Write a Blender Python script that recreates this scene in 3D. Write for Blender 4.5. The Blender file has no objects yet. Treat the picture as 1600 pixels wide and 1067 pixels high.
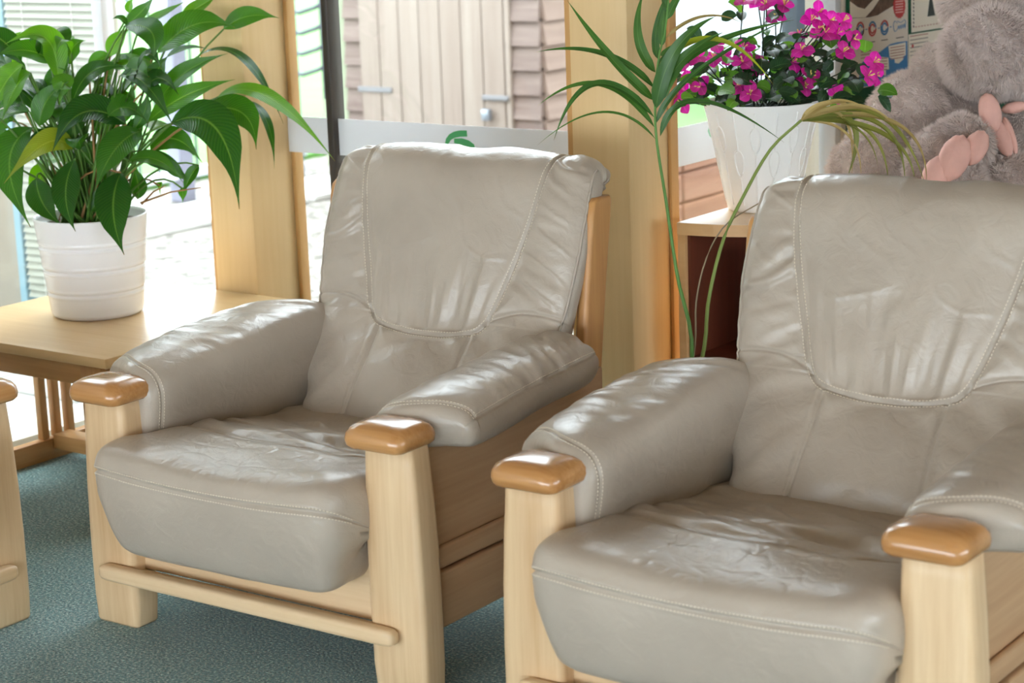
import bpy, bmesh, math, random
import numpy as np
from mathutils import Vector, Matrix

# ------------------------------------------------------------------ camera, world, light, exposure
SC = bpy.context.scene
COL = SC.collection
FPX = 3220.0; PITCH = 0.2252726; ROLL = -0.0361271; CAMH = 1.64241; YAW = math.radians(36.819)
def _cam_axes():
    c, s = math.cos(PITCH), math.sin(PITCH)
    f = Vector((0, c, -s)); u = Vector((0, s, c)); r = Vector((1, 0, 0))
    cr, sr = math.cos(ROLL), math.sin(ROLL)
    R = Matrix.Rotation(YAW, 3, 'Z')
    return R @ (cr * r + sr * u), R @ (-sr * r + cr * u), R @ f
CR, CU, CF = _cam_axes()
CO = Vector((0, 0, CAMH))
cd = bpy.data.cameras.new('camera'); camo = bpy.data.objects.new('camera', cd); COL.objects.link(camo)
camo.matrix_world = Matrix(((CR.x, CU.x, -CF.x, CO.x), (CR.y, CU.y, -CF.y, CO.y), (CR.z, CU.z, -CF.z, CO.z), (0, 0, 0, 1)))
cd.sensor_width = 36.0; cd.lens = FPX * 36 / 1600; cd.clip_start = .05; cd.clip_end = 200
cd.dof.use_dof = True; cd.dof.focus_distance = 4.75; cd.dof.aperture_fstop = 4.5
SC.camera = camo

W = bpy.data.worlds.new('overcast_sky'); SC.world = W; W.use_nodes = True
bg = W.node_tree.nodes['Background']; bg.inputs[0].default_value = (.84, .93, 1, 1); bg.inputs[1].default_value = 6.5
SUN_ON = True
if SUN_ON:
    sd = bpy.data.lights.new('sun', 'SUN'); sd.energy = 2.0; sd.angle = math.radians(25); sd.color = (1, .97, .92)
    so = bpy.data.objects.new('sun', sd); COL.objects.link(so)
    so.rotation_euler = Vector((.45, -.5, -1)).to_track_quat('-Z', 'Y').to_euler()
SC.view_settings.view_transform = 'Standard'; SC.view_settings.look = 'None'
SC.view_settings.exposure = 0.76; SC.view_settings.gamma = 1.0; SC.view_settings.use_curve_mapping = False

# ------------------------------------------------------------------ geometry helpers
def ray(x, y):
    return (CR * ((x - 800) / FPX) + CU * (-(y - 533.5) / FPX) + CF)
def pix(x, y, d):                       # point at view depth d
    return CO + ray(x, y) * d
def on_x(x, y, X):
    d = ray(x, y); return CO + d * ((X - CO.x) / d.x)
def on_y(x, y, Y):
    d = ray(x, y); return CO + d * ((Y - CO.y) / d.y)
def on_z(x, y, Z):
    d = ray(x, y); return CO + d * ((Z - CO.z) / d.z)
def depth_of(P): return (Vector(P) - CO).dot(CF)

def make(name, V, F, mat=None, parent=None, smooth=True, recalc=True, uv=None, **props):
    me = bpy.data.meshes.new(name)
    me.from_pydata([tuple(v) for v in V], [], [tuple(f) for f in F])
    if recalc:
        bm = bmesh.new(); bm.from_mesh(me); bmesh.ops.recalc_face_normals(bm, faces=bm.faces); bm.to_mesh(me); bm.free()
    if uv is not None:
        l = me.uv_layers.new(name='UVMap')
        idx = np.empty(len(me.loops), np.int32); me.loops.foreach_get('vertex_index', idx)
        l.data.foreach_set('uv', np.asarray(uv, np.float32)[idx].ravel())
    if smooth: me.polygons.foreach_set('use_smooth', [True] * len(me.polygons))
    me.update()
    return link(name, me, mat, parent, **props)
def link(name, me, mat=None, parent=None, **props):
    o = bpy.data.objects.new(name, me); COL.objects.link(o)
    if mat is not None and not me.materials: me.materials.append(mat)
    if parent is not None: o.parent = parent
    for k, v in props.items(): o[k] = v
    return o
def empty(name, loc=(0, 0, 0), rz=0.0, **props):
    o = bpy.data.objects.new(name, None); COL.objects.link(o); o.location = loc; o.rotation_euler = (0, 0, rz); o.empty_display_size = .1
    for k, v in props.items(): o[k] = v
    return o
def thing(name, label, cat, loc=(0, 0, 0), rz=0.0, group=None):
    o = empty(name, loc, rz, label=label, category=cat)
    if group: o['group'] = group
    return o
def copy_tree(o, parent=None):
    c = o.copy(); COL.objects.link(c)
    if parent is not None: c.parent = parent
    for ch in [x for x in bpy.data.objects if x.parent == o]: copy_tree(ch, c)
    return c

class MB:
    def __init__(s): s.V = []; s.F = []
    def add(s, V, F):
        n = len(s.V); s.V += [tuple(v) for v in V]; s.F += [tuple(i + n for i in f) for f in F]
    def box(s, x0, x1, y0, y1, z0, z1):
        s.add([(x0, y0, z0), (x1, y0, z0), (x1, y1, z0), (x0, y1, z0), (x0, y0, z1), (x1, y0, z1), (x1, y1, z1), (x0, y1, z1)],
              [(0, 3, 2, 1), (4, 5, 6, 7), (0, 1, 5, 4), (1, 2, 6, 5), (2, 3, 7, 6), (3, 0, 4, 7)])
    def tube(s, pts, r, n=6, cap=True):
        pts = [Vector(p) for p in pts]; m = len(pts); rr = r if hasattr(r, '__len__') else [r] * m
        V = []; up = Vector((0, 0, 1))
        for i, p in enumerate(pts):
            t = (pts[min(i + 1, m - 1)] - pts[max(i - 1, 0)]).normalized()
            a = up if abs(t.dot(up)) < .9 else Vector((1, 0, 0))
            e1 = t.cross(a).normalized(); e2 = t.cross(e1)
            for k in range(n):
                q = 2 * math.pi * k / n; V.append(p + (e1 * math.cos(q) + e2 * math.sin(q)) * rr[i])
        F = [(i * n + k, i * n + (k + 1) % n, (i + 1) * n + (k + 1) % n, (i + 1) * n + k) for i in range(m - 1) for k in range(n)]
        if cap: F += [tuple(range(n)), tuple((m - 1) * n + k for k in range(n))]
        s.add(V, F)
    def loft(s, secs, cap=True):
        n = len(secs[0]); m = len(secs); V = [p for q in secs for p in q]
        F = [(i * n + k, i * n + (k + 1) % n, (i + 1) * n + (k + 1) % n, (i + 1) * n + k) for i in range(m - 1) for k in range(n)]
        if cap: F += [tuple(range(n)), tuple((m - 1) * n + k for k in range(n))]
        s.add(V, F)
    def prism(s, poly, d):               # poly: list of Vectors (planar), d: Vector extrude
        n = len(poly); d = Vector(d); V = [Vector(p) for p in poly] + [Vector(p) + d for p in poly]
        s.add(V, [tuple(range(n)), tuple(range(2 * n - 1, n - 1, -1))] + [(k, (k + 1) % n, n + (k + 1) % n, n + k) for k in range(n)])
    def lathe(s, prof, n=40, c=(0, 0, 0)):
        V = [(c[0] + r * math.cos(2 * math.pi * k / n), c[1] + r * math.sin(2 * math.pi * k / n), c[2] + z) for r, z in prof for k in range(n)]
        m = len(prof)
        s.add(V, [(i * n + k, i * n + (k + 1) % n, (i + 1) * n + (k + 1) % n, (i + 1) * n + k) for i in range(m - 1) for k in range(n)] + [tuple(range(n)), tuple((m - 1) * n + k for k in range(n))])
    def build(s, name, mat=None, parent=None, smooth=False, **props):
        return make(name, s.V, s.F, mat, parent, smooth, **props)

def rbox(name, x0, x1, y0, y1, z0, z1, r, mat, parent=None, seg=3, smooth=True, **props):
    """box with rounded edges"""
    bm = bmesh.new(); bmesh.ops.create_cube(bm, size=1)
    for v in bm.verts:
        v.co = Vector(((x0 + x1) / 2 + v.co.x * (x1 - x0), (y0 + y1) / 2 + v.co.y * (y1 - y0), (z0 + z1) / 2 + v.co.z * (z1 - z0)))
    if r > 0: bmesh.ops.bevel(bm, geom=list(bm.edges), offset=r, segments=seg, profile=.5, affect='EDGES', clamp_overlap=True)
    me = bpy.data.meshes.new(name); bm.to_mesh(me); bm.free()
    if smooth and r > 0:
        me.polygons.foreach_set('use_smooth', [True] * len(me.polygons))
        try: me.set_sharp_from_angle(angle=math.radians(40))
        except Exception: pass
    return link(name, me, mat, parent, **props)

def catmull(P, n):
    P = np.asarray(P, float); Q = np.vstack([2 * P[0] - P[1], P, 2 * P[-1] - P[-2]])
    out = []
    for i in range(1, len(Q) - 2):
        t = np.linspace(0, 1, 24, endpoint=False)[:, None]
        a, b, c, d = Q[i - 1], Q[i], Q[i + 1], Q[i + 2]
        out.append(.5 * ((2 * b) + (-a + c) * t + (2 * a - 5 * b + 4 * c - d) * t ** 2 + (-a + 3 * b - 3 * c + d) * t ** 3))
    out = np.vstack(out + [P[-1:]])
    s = np.r_[0, np.cumsum(np.linalg.norm(np.diff(out, axis=0), axis=1))]
    u = np.linspace(0, s[-1], n)
    return np.stack([np.interp(u, s, out[:, k]) for k in range(P.shape[1])], 1)

_rng = np.random.RandomState(7)
_TAB = _rng.rand(4096)
def vn(x, y, seed=0):
    """smooth 2-D value noise in [-1,1]"""
    x = np.asarray(x, float); y = np.asarray(y, float)
    xi = np.floor(x).astype(int); yi = np.floor(y).astype(int); fx = x - xi; fy = y - yi
    fx = fx ** 3 * (fx * (fx * 6 - 15) + 10); fy = fy ** 3 * (fy * (fy * 6 - 15) + 10)
    h = lambda a, b: _TAB[(a * 1619 + b * 31337 + seed * 6971 + ((a * 7919) ^ (b * 104729))) & 4095]
    return 2 * ((h(xi, yi) * (1 - fx) + h(xi + 1, yi) * fx) * (1 - fy) + (h(xi, yi + 1) * (1 - fx) + h(xi + 1, yi + 1) * fx) * fy) - 1
def ridge(n): return 1 - np.abs(n) * 2          # sharp crests
def sstep(a, b, x):
    t = np.clip((x - a) / (b - a), 0, 1); return t * t * (3 - 2 * t)
def poly_dist(X, Y, poly):
    """distance of points to a polyline and its direction (array), 2-D"""
    D = np.full(X.shape, 1e9)
    P = np.asarray(poly, float)
    for a, b in zip(P[:-1], P[1:]):
        d = b - a; L = d @ d + 1e-12
        t = np.clip(((X - a[0]) * d[0] + (Y - a[1]) * d[1]) / L, 0, 1)
        D = np.minimum(D, np.hypot(X - a[0] - t * d[0], Y - a[1] - t * d[1]))
    return D
def resample_dense(P, lo, hi, ds, dc):
    """closed profile sampled densely (ds) between arc lengths lo and hi, coarsely (dc) elsewhere"""
    s = np.r_[0, np.cumsum(np.linalg.norm(np.diff(P, axis=0), axis=1))]
    u = np.r_[np.arange(0, lo, dc), np.arange(lo, hi, ds), np.arange(hi, s[-1], dc)]
    return np.stack([np.interp(u, s, P[:, 0]), np.interp(u, s, P[:, 1])], 1)
def near_on(P, spine):
    P = np.asarray(P); best = np.full(len(P), 1e9); out = np.zeros_like(P)
    S = np.asarray(spine, float)
    for a, b in zip(S[:-1], S[1:]):
        d = b - a; t = np.clip(((P - a) @ d) / (d @ d), 0, 1)[:, None]; q = a + t * d
        r = np.linalg.norm(P - q, axis=1); m = r < best; best[m] = r[m]; out[m] = q[m]
    return out
def grid_normals(V, wrap):
    du = (np.roll(V, -1, 0) - np.roll(V, 1, 0)) if wrap else np.gradient(V, axis=0)
    dv = np.gradient(V, axis=1)
    n = np.cross(du, dv); l = np.linalg.norm(n, axis=2, keepdims=True)
    return n / np.maximum(l, 1e-9)
def grid_faces(nt, na, wrap=True):
    i = np.arange(nt if wrap else nt - 1)[:, None]; k = np.arange(na - 1)[None]
    i2 = (i + 1) % nt
    return np.stack([i * na + k, i * na + k + 1, i2 * na + k + 1, i2 * na + k], -1).reshape(-1, 4).tolist()

# ------------------------------------------------------------------ materials
MATS = {}
def nt_new(name):
    m = bpy.data.materials.new(name); m.use_nodes = True; nt = m.node_tree
    return m, nt, nt.nodes['Principled BSDF']
def srgb(c):
    return tuple(((x / 255) / 12.92 if x / 255 <= .04045 else ((x / 255 + .055) / 1.055) ** 2.4) for x in c) + (1,)
def plain(name, col, rough=.5, spec=.5, metal=0, bump=0, bscale=200, var=0.0, vscale=8, coat=0, transl=0):
    if name in MATS: return MATS[name]
    m, nt, b = nt_new(name); N = nt.nodes; L = nt.links
    b.inputs['Base Color'].default_value = srgb(col); b.inputs['Roughness'].default_value = rough
    b.inputs['Specular IOR Level'].default_value = spec; b.inputs['Metallic'].default_value = metal; b.inputs['Coat Weight'].default_value = coat
    tc = N.new('ShaderNodeTexCoord')
    if var:
        n = N.new('ShaderNodeTexNoise'); n.inputs['Scale'].default_value = vscale; n.inputs['Detail'].default_value = 5; L.new(tc.outputs['Object'], n.inputs['Vector'])
        r = N.new('ShaderNodeValToRGB'); c = srgb(col)
        r.color_ramp.elements[0].position = .3; r.color_ramp.elements[1].position = .7
        r.color_ramp.elements[0].color = tuple(x * (1 - var) for x in c[:3]) + (1,); r.color_ramp.elements[1].color = tuple(min(1, x * (1 + var)) for x in c[:3]) + (1,)
        L.new(n.outputs['Fac'], r.inputs['Fac']); L.new(r.outputs['Color'], b.inputs['Base Color'])
    if bump:
        n2 = N.new('ShaderNodeTexNoise'); n2.inputs['Scale'].default_value = bscale; n2.inputs['Detail'].default_value = 3; L.new(tc.outputs['Object'], n2.inputs['Vector'])
        bp = N.new('ShaderNodeBump'); bp.inputs['Strength'].default_value = bump; bp.inputs['Distance'].default_value = .004
        L.new(n2.outputs['Fac'], bp.inputs['Height']); L.new(bp.outputs['Normal'], b.inputs['Normal'])
    MATS[name] = m; return m
def wood(name, ca, cb, axis='z', rough=.38, coat=.0, scale=1.0, contrast=1.0):
    if name in MATS: return MATS[name]
    m, nt, b = nt_new(name); N = nt.nodes; L = nt.links
    tc = N.new('ShaderNodeTexCoord'); mp = N.new('ShaderNodeMapping'); oi = N.new('ShaderNodeObjectInfo')
    k = 22 * scale; lo = 1.1 * scale
    mp.inputs['Scale'].default_value = {'x': (lo, k, k), 'y': (k, lo, k), 'z': (k, k, lo)}[axis]
    ad = N.new('ShaderNodeVectorMath'); ad.operation = 'ADD'; sc = N.new('ShaderNodeVectorMath'); sc.operation = 'SCALE'; sc.inputs[3].default_value = 7.0
    cmb = N.new('ShaderNodeCombineXYZ')
    for q in range(3): L.new(oi.outputs['Random'], cmb.inputs[q])
    L.new(cmb.outputs[0], sc.inputs[0]); L.new(tc.outputs['Object'], ad.inputs[0]); L.new(sc.outputs[0], ad.inputs[1]); L.new(ad.outputs[0], mp.inputs['Vector'])
    n1 = N.new('ShaderNodeTexNoise'); n1.inputs['Scale'].default_value = .55; n1.inputs['Detail'].default_value = 6; n1.inputs['Distortion'].default_value = .9
    n2 = N.new('ShaderNodeTexNoise'); n2.inputs['Scale'].default_value = 5; n2.inputs['Detail'].default_value = 4
    L.new(mp.outputs[0], n1.inputs['Vector']); L.new(mp.outputs[0], n2.inputs['Vector'])
    mx = N.new('ShaderNodeMix'); mx.inputs['Factor'].default_value = .35; L.new(n1.outputs['Fac'], mx.inputs['A']); L.new(n2.outputs['Fac'], mx.inputs['B'])
    r = N.new('ShaderNodeValToRGB'); r.color_ramp.elements[0].position = .5 - .2 / contrast; r.color_ramp.elements[1].position = .5 + .2 / contrast
    r.color_ramp.elements[0].color = srgb(cb); r.color_ramp.elements[1].color = srgb(ca)
    L.new(mx.outputs['Result'], r.inputs['Fac']); L.new(r.outputs['Color'], b.inputs['Base Color'])
    b.inputs['Roughness'].default_value = rough; b.inputs['Coat Weight'].default_value = coat; b.inputs['Coat Roughness'].default_value = .2
    bp = N.new('ShaderNodeBump'); bp.inputs['Strength'].default_value = .12; bp.inputs['Distance'].default_value = .002
    L.new(n2.outputs['Fac'], bp.inputs['Height']); L.new(bp.outputs['Normal'], b.inputs['Normal'])
    MATS[name] = m; return m
def leather():
    m, nt, b = nt_new('taupe_leather'); N = nt.nodes; L = nt.links
    tc = N.new('ShaderNodeTexCoord')
    n = N.new('ShaderNodeTexNoise'); n.inputs['Scale'].default_value = 5; n.inputs['Detail'].default_value = 4; L.new(tc.outputs['Object'], n.inputs['Vector'])
    r = N.new('ShaderNodeValToRGB'); r.color_ramp.elements[0].position = .3; r.color_ramp.elements[1].position = .7
    r.color_ramp.elements[0].color = srgb((167, 156, 143)); r.color_ramp.elements[1].color = srgb((179, 168, 154))
    L.new(n.outputs['Fac'], r.inputs['Fac']); L.new(r.outputs['Color'], b.inputs['Base Color'])
    rr = N.new('ShaderNodeMapRange'); rr.inputs['To Min'].default_value = .25; rr.inputs['To Max'].default_value = .35; L.new(n.outputs['Fac'], rr.inputs['Value']); L.new(rr.outputs[0], b.inputs['Roughness'])
    b.inputs['Specular IOR Level'].default_value = .55
    v = N.new('ShaderNodeTexVoronoi'); v.inputs['Scale'].default_value = 420; L.new(tc.outputs['Object'], v.inputs['Vector'])
    w = N.new('ShaderNodeTexNoise'); w.inputs['Scale'].default_value = 26; w.inputs['Detail'].default_value = 5; w.inputs['Distortion'].default_value = 1.2; L.new(tc.outputs['Object'], w.inputs['Vector'])
    b1 = N.new('ShaderNodeBump'); b1.inputs['Strength'].default_value = .10; b1.inputs['Distance'].default_value = .001; L.new(v.outputs['Distance'], b1.inputs['Height'])
    b2 = N.new('ShaderNodeBump'); b2.inputs['Strength'].default_value = .34; b2.inputs['Distance'].default_value = .006; L.new(w.outputs['Fac'], b2.inputs['Height']); L.new(b1.outputs['Normal'], b2.inputs['Normal'])
    L.new(b2.outputs['Normal'], b.inputs['Normal'])
    return m
def leafmat(name, dark, light, rib, rough=.32, trans=.35, veins=26):
    """leaf blade: uv.x across (0..1), uv.y along"""
    m, nt, b = nt_new(name); N = nt.nodes; L = nt.links
    uv = N.new('ShaderNodeUVMap'); sx = N.new('ShaderNodeSeparateXYZ'); L.new(uv.outputs[0], sx.inputs[0])
    oi = N.new('ShaderNodeObjectInfo')
    def math_(op, a, b_=None, c=None):
        n = N.new('ShaderNodeMath'); n.operation = op
        for i, v in enumerate((a, b_, c)):
            if v is None: continue
            if isinstance(v, (int, float)): n.inputs[i].default_value = v
            else: L.new(v, n.inputs[i])
        return n.outputs[0]
    au = math_('ABSOLUTE', math_('SUBTRACT', sx.outputs[0], .5))
    ribf = math_('SUBTRACT', 1.0, math_('MULTIPLY', au, 26.0)); ribf = math_('MAXIMUM', ribf, 0.0)
    vw = math_('SINE', math_('MULTIPLY', math_('SUBTRACT', sx.outputs[1], math_('MULTIPLY', au, .35)), veins * 6.2832))
    vf = math_('MULTIPLY', math_('ADD', vw, 1.0), .5)
    base = N.new('ShaderNodeMix'); base.data_type = 'RGBA'; base.inputs['A'].default_value = srgb(dark); base.inputs['B'].default_value = srgb(light)
    L.new(math_('ADD', math_('MULTIPLY', oi.outputs['Random'], .8), math_('MULTIPLY', vf, .2)), base.inputs['Factor'])
    mx = N.new('ShaderNodeMix'); mx.data_type = 'RGBA'; L.new(base.outputs['Result'], mx.inputs['A']); mx.inputs['B'].default_value = srgb(rib)
    L.new(math_('MULTIPLY', ribf, .7), mx.inputs['Factor'])
    tip = N.new('ShaderNodeMix'); tip.data_type = 'RGBA'; L.new(mx.outputs['Result'], tip.inputs['A']); tip.inputs['B'].default_value = srgb((120, 92, 40))
    L.new(math_('MULTIPLY', math_('MAXIMUM', math_('SUBTRACT', sx.outputs[1], .965), 0.0), 28.0), tip.inputs['Factor'])
    L.new(tip.outputs['Result'], b.inputs['Base Color']); b.inputs['Roughness'].default_value = rough
    bp = N.new('ShaderNodeBump'); bp.inputs['Strength'].default_value = .35; bp.inputs['Distance'].default_value = .002; L.new(vf, bp.inputs['Height']); L.new(bp.outputs['Normal'], b.inputs['Normal'])
    tr = N.new('ShaderNodeBsdfTranslucent'); hs = N.new('ShaderNodeHueSaturation'); hs.inputs['Saturation'].default_value = 1.1; hs.inputs['Value'].default_value = 1.5; hs.inputs['Hue'].default_value = .485
    L.new(tip.outputs['Result'], hs.inputs['Color']); L.new(hs.outputs[0], tr.inputs['Color'])
    ms = N.new('ShaderNodeMixShader'); ms.inputs[0].default_value = trans; L.new(b.outputs[0], ms.inputs[1]); L.new(tr.outputs[0], ms.inputs[2])
    L.new(ms.outputs[0], N['Material Output'].inputs['Surface'])
    return m
def glassmat():
    m, nt, b = nt_new('window_glass'); N = nt.nodes; L = nt.links
    t = N.new('ShaderNodeBsdfTransparent'); t.inputs[0].default_value = (.97, .985, .98, 1); g = N.new('ShaderNodeBsdfGlossy'); g.inputs['Roughness'].default_value = .02
    lw = N.new('ShaderNodeLayerWeight'); pw = N.new('ShaderNodeMath'); pw.operation = 'POWER'; pw.inputs[1].default_value = 4.0; L.new(lw.outputs['Facing'], pw.inputs[0])
    f = N.new('ShaderNodeMath'); f.operation = 'MULTIPLY_ADD'; f.inputs[1].default_value = .6; f.inputs[2].default_value = .03; L.new(pw.outputs[0], f.inputs[0]); ms = N.new('ShaderNodeMixShader')
    L.new(f.outputs[0], ms.inputs[0]); L.new(t.outputs[0], ms.inputs[1]); L.new(g.outputs[0], ms.inputs[2]); L.new(ms.outputs[0], N['Material Output'].inputs['Surface'])
    return m
def frostmat():
    m, nt, b = nt_new('frosted_film'); N = nt.nodes; L = nt.links
    d = N.new('ShaderNodeBsdfDiffuse'); d.inputs[0].default_value = (.80, .81, .83, 1); t = N.new('ShaderNodeBsdfTranslucent'); t.inputs[0].default_value = (.80, .82, .86, 1)
    ms = N.new('ShaderNodeMixShader'); ms.inputs[0].default_value = .22; L.new(d.outputs[0], ms.inputs[1]); L.new(t.outputs[0], ms.inputs[2]); L.new(ms.outputs[0], N['Material Output'].inputs['Surface'])
    return m
def carpetmat():
    m, nt, b = nt_new('teal_carpet'); N = nt.nodes; L = nt.links
    tc = N.new('ShaderNodeTexCoord')
    n = N.new('ShaderNodeTexNoise'); n.inputs['Scale'].default_value = 150; n.inputs['Detail'].default_value = 2.5; n.inputs['Roughness'].default_value = .7; L.new(tc.outputs['Object'], n.inputs['Vector'])
    r = N.new('ShaderNodeValToRGB'); e = r.color_ramp.elements
    e[0].position = .37; e[0].color = srgb((36, 74, 80)); e[1].position = .64; e[1].color = srgb((152, 206, 206))
    x = e.new(.46); x.color = srgb((72, 116, 120)); x = e.new(.53); x.color = srgb((90, 142, 144)); x = e.new(.58); x.color = srgb((156, 142, 130))
    L.new(n.outputs['Fac'], r.inputs['Fac']); L.new(r.outputs['Color'], b.inputs['Base Color'])
    b.inputs['Roughness'].default_value = .95; b.inputs['Specular IOR Level'].default_value = .2; b.inputs['Sheen Weight'].default_value = .3
    bp = N.new('ShaderNodeBump'); bp.inputs['Strength'].default_value = .6; bp.inputs['Distance'].default_value = .004; L.new(n.outputs['Fac'], bp.inputs['Height']); L.new(bp.outputs['Normal'], b.inputs['Normal'])
    return m
def gravelmat():
    m, nt, b = nt_new('gravel'); N = nt.nodes; L = nt.links
    tc = N.new('ShaderNodeTexCoord'); v = N.new('ShaderNodeTexVoronoi'); v.inputs['Scale'].default_value = 26; L.new(tc.outputs['Object'], v.inputs['Vector'])
    r = N.new('ShaderNodeValToRGB'); e = r.color_ramp.elements; e[0].color = srgb((72, 68, 62)); e[1].color = srgb((138, 133, 125))
    sx = N.new('ShaderNodeSeparateXYZ'); L.new(v.outputs['Color'], sx.inputs[0]); L.new(sx.outputs[0], r.inputs['Fac']); L.new(r.outputs['Color'], b.inputs['Base Color']); b.inputs['Roughness'].default_value = .9
    bp = N.new('ShaderNodeBump'); bp.inputs['Strength'].default_value = .8; bp.inputs['Distance'].default_value = .02; bp.invert = True; L.new(v.outputs['Distance'], bp.inputs['Height']); L.new(bp.outputs['Normal'], b.inputs['Normal'])
    return m
OAK = wood('oak_post', (224, 197, 158), (200, 164, 122), 'z', .42, scale=.8, contrast=1.35)
OAKX = wood('oak_rail', (226, 200, 163), (206, 174, 132), 'x', .42)
OAKY = wood('oak_side', (196, 160, 122), (172, 136, 100), 'y', .45)
CAPW = wood('honey_oak_cap', (200, 150, 96), (164, 112, 62), 'x', .22, coat=.5, scale=1.3)
PILW = wood('pillar_beech', (226, 196, 148), (212, 178, 126), 'z', .5, scale=.7, contrast=.8)
PILT = wood('pillar_trim_wood', (206, 160, 100), (188, 140, 82), 'z', .5)
TABX = wood('table_oak_x', (203, 158, 104), (178, 132, 80), 'x', .4)
TABZ = wood('table_oak_z', (196, 148, 94), (168, 120, 70), 'z', .45)
TABY = wood('table_oak_y', (190, 142, 90), (160, 114, 66), 'y', .45)
TTOP = wood('table_top_oak', (216, 186, 140), (200, 164, 114), 'x', .28, scale=.8)
LEATHER = leather()
THREAD = plain('stitch_thread', (214, 204, 186), .8)
GLASS = glassmat(); FROST = frostmat(); CARPET = carpetmat()
WHITE = plain('white_paint', (236, 236, 232), .5)
# ------------------------------------------------------------------ room shell
XC, YA, XB = -4.85, 4.42, -2.84        # glass planes: left wall, window wall, return wall
H = 2.6
def L_slab(name, z0, z1, mat):
    mb = MB(); P = [(XC - .05, -3), (3.2, -3), (3.2, 8.5), (XB, 8.5), (XB, YA + .04), (XC - .05, YA + .04)]
    mb.prism([Vector((x, y, z0)) for x, y in P], (0, 0, z1 - z0)); return mb.build(name, mat, kind='structure')
L_slab('floor', -.06, 0, CARPET)
L_slab('ceiling', H, H + .1, wood('ceiling_boards', (176, 140, 100), (156, 120, 82), 'x', .6))
WALLP = plain('warm_white_plaster', (232, 226, 214), .8, var=.03, vscale=3)
mb = MB(); mb.box(XC - .05, 3.3, -3.12, -3, 0, .1); mb.box(XC - .05, 3.3, -3.12, -3, 1.6, H)
for x0, x1 in ((XC - .05, XC + .1), (-2.25, -2.15), (.35, .45), (3.1, 3.3)): mb.box(x0, x1, -3.12, -3, .1, 1.6)
mb.build('wall_back', WALLP, kind='structure')  # unseen wall, openings shaped to give low frontal daylight
mb = MB(); mb.box(3.2, 3.32, -3, 8.5, 0, .7); mb.box(3.2, 3.32, -3, 8.5, 1.7, H)
for y0, y1 in ((-3, .8), (2.4, 2.6), (5.2, 8.5)): mb.box(3.2, 3.32, y0, y1, .7, 1.7)
mb.build('wall_right', WALLP, kind='structure')  # unseen wall, openings put in to light the right-facing sides
EAV = plain('added_eaves', (150, 146, 140), .8)
mb = MB(); mb.box(XC - .6, XB - .06, YA + .06, YA + .6, H, H + .12); mb.box(XC - .6, XC - .06, -3, YA + .06, H, H + .12); mb.box(XB - .6, XB - .06, YA + .6, 8.5, H, H + .12); mb.build('sky_block_1', EAV, kind='structure')  # unseen eaves slab, added to block high sky light at the windows
mb = MB(); mb.box(XC - .05, -2.86, YA + .01, YA + .05, 2.02, H - .001); mb.box(XC - .05, XC - .01, 3.4, YA + .01, 2.02, H - .001); mb.box(XB - .05, XB - .01, YA + .05, 5.38, 2.02, H - .001); mb.build('sky_block_2', WALLP, kind='structure')  # header above the windows, out of view, added to cut steep sky light
mb = MB(); mb.box(XB, 3.3, 8.5, 8.62, 0, H); mb.build('wall_far', WALLP, kind='structure')
mb = MB(); mb.box(XB - .1, XB + .035, 5.385, 8.5, 0, H); mb.build('wall_return', WALLP, kind='structure')
mb = MB(); mb.box(XC - .05, XC + .05, -3, 3.4, 0, H); mb.build('wall_left', WALLP, kind='structure')  # unseen stretch made solid to keep daylight off the left carpet

# timber pillars
def pillar(x0, x1, y0, y1, label, trims):
    t = thing('timber_pillar', label, 'pillar', (0, 0, 0))
    rbox('pillar_body', x0, x1, y0, y1, 0, H, .006, PILW, t, 2)
    for a in trims: rbox('pillar_trim', *a, 0, H, .003, PILT, t, 2)
    return t
pillar(-4.258, -4.094, 4.25, 4.46, 'pale timber window pillar behind the peace lily and oak side table',
       [(-4.282, -4.2585, 4.268, 4.46), (-4.0935, -4.078, 4.425, 4.46)])
pillar(-2.97, -2.797, 4.25, 4.46, 'pale timber corner pillar beside the palm stem',
       [(-2.996, -2.9705, 4.268, 4.46), (-2.7965, -2.785, 4.425, 4.46)])

DARKM = plain('dark_bronze_frame', (62, 56, 52), .4, metal=.3)
BLUEG = plain('blue_grey_frame', (120, 140, 160), .45)
def pane(name, parent, x0, x1, y0, y1, z0, z1):
    mb = MB(); mb.box(x0, x1, y0, y1, z0, z1); return mb.build(name, GLASS, parent)
w1 = empty('window_1', (0, 0, 0), kind='structure', label='tall window between the two timber pillars')
pane('pane', w1, -4.094, -3.922, YA, YA + .006, .07, H - .02); pane('pane', w1, -3.898, -2.97, YA, YA + .006, .07, H - .02)
rbox('mullion', -3.922, -3.898, YA - .025, YA + .03, .03, H, .004, DARKM, w1, 2)
rbox('window_sill', -4.094, -2.97, YA - .03, YA + .04, 0, .07, .005, plain('sill_pale', (226, 222, 210), .4), w1, 2)
for a, b in ((-4.0925, -3.923), (-3.897, -2.998)):
    mb = MB(); mb.box(a, b, YA - .003, YA - .001, .862, .966); mb.build('frosted_band', FROST, w1)
GREEN = plain('logo_green', (72, 168, 104), .6)
def logo(polys, f, parent, ext, mat, nm='logo_mark'):
    for P in polys:
        mb = MB(); mb.prism([f(x, y) for x, y in P], ext); mb.build(nm, mat, parent)
k = .3375
up = [(876, 668), (880, 642), (895, 622), (915, 610), (940, 604), (976, 604), (978, 632), (945, 633), (920, 638), (902, 648), (890, 668)]
lo = [(918, 641), (955, 640), (985, 650), (1010, 668), (1018, 700), (985, 722), (940, 730), (890, 722), (890, 705), (935, 706), (975, 698), (960, 676), (918, 662)]
logo([[(400 + x * k, y * k) for x, y in P] for P in (up, lo)], lambda x, y: on_y(x, y, YA - .0035), w1, (0, -.001, 0), GREEN)

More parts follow.
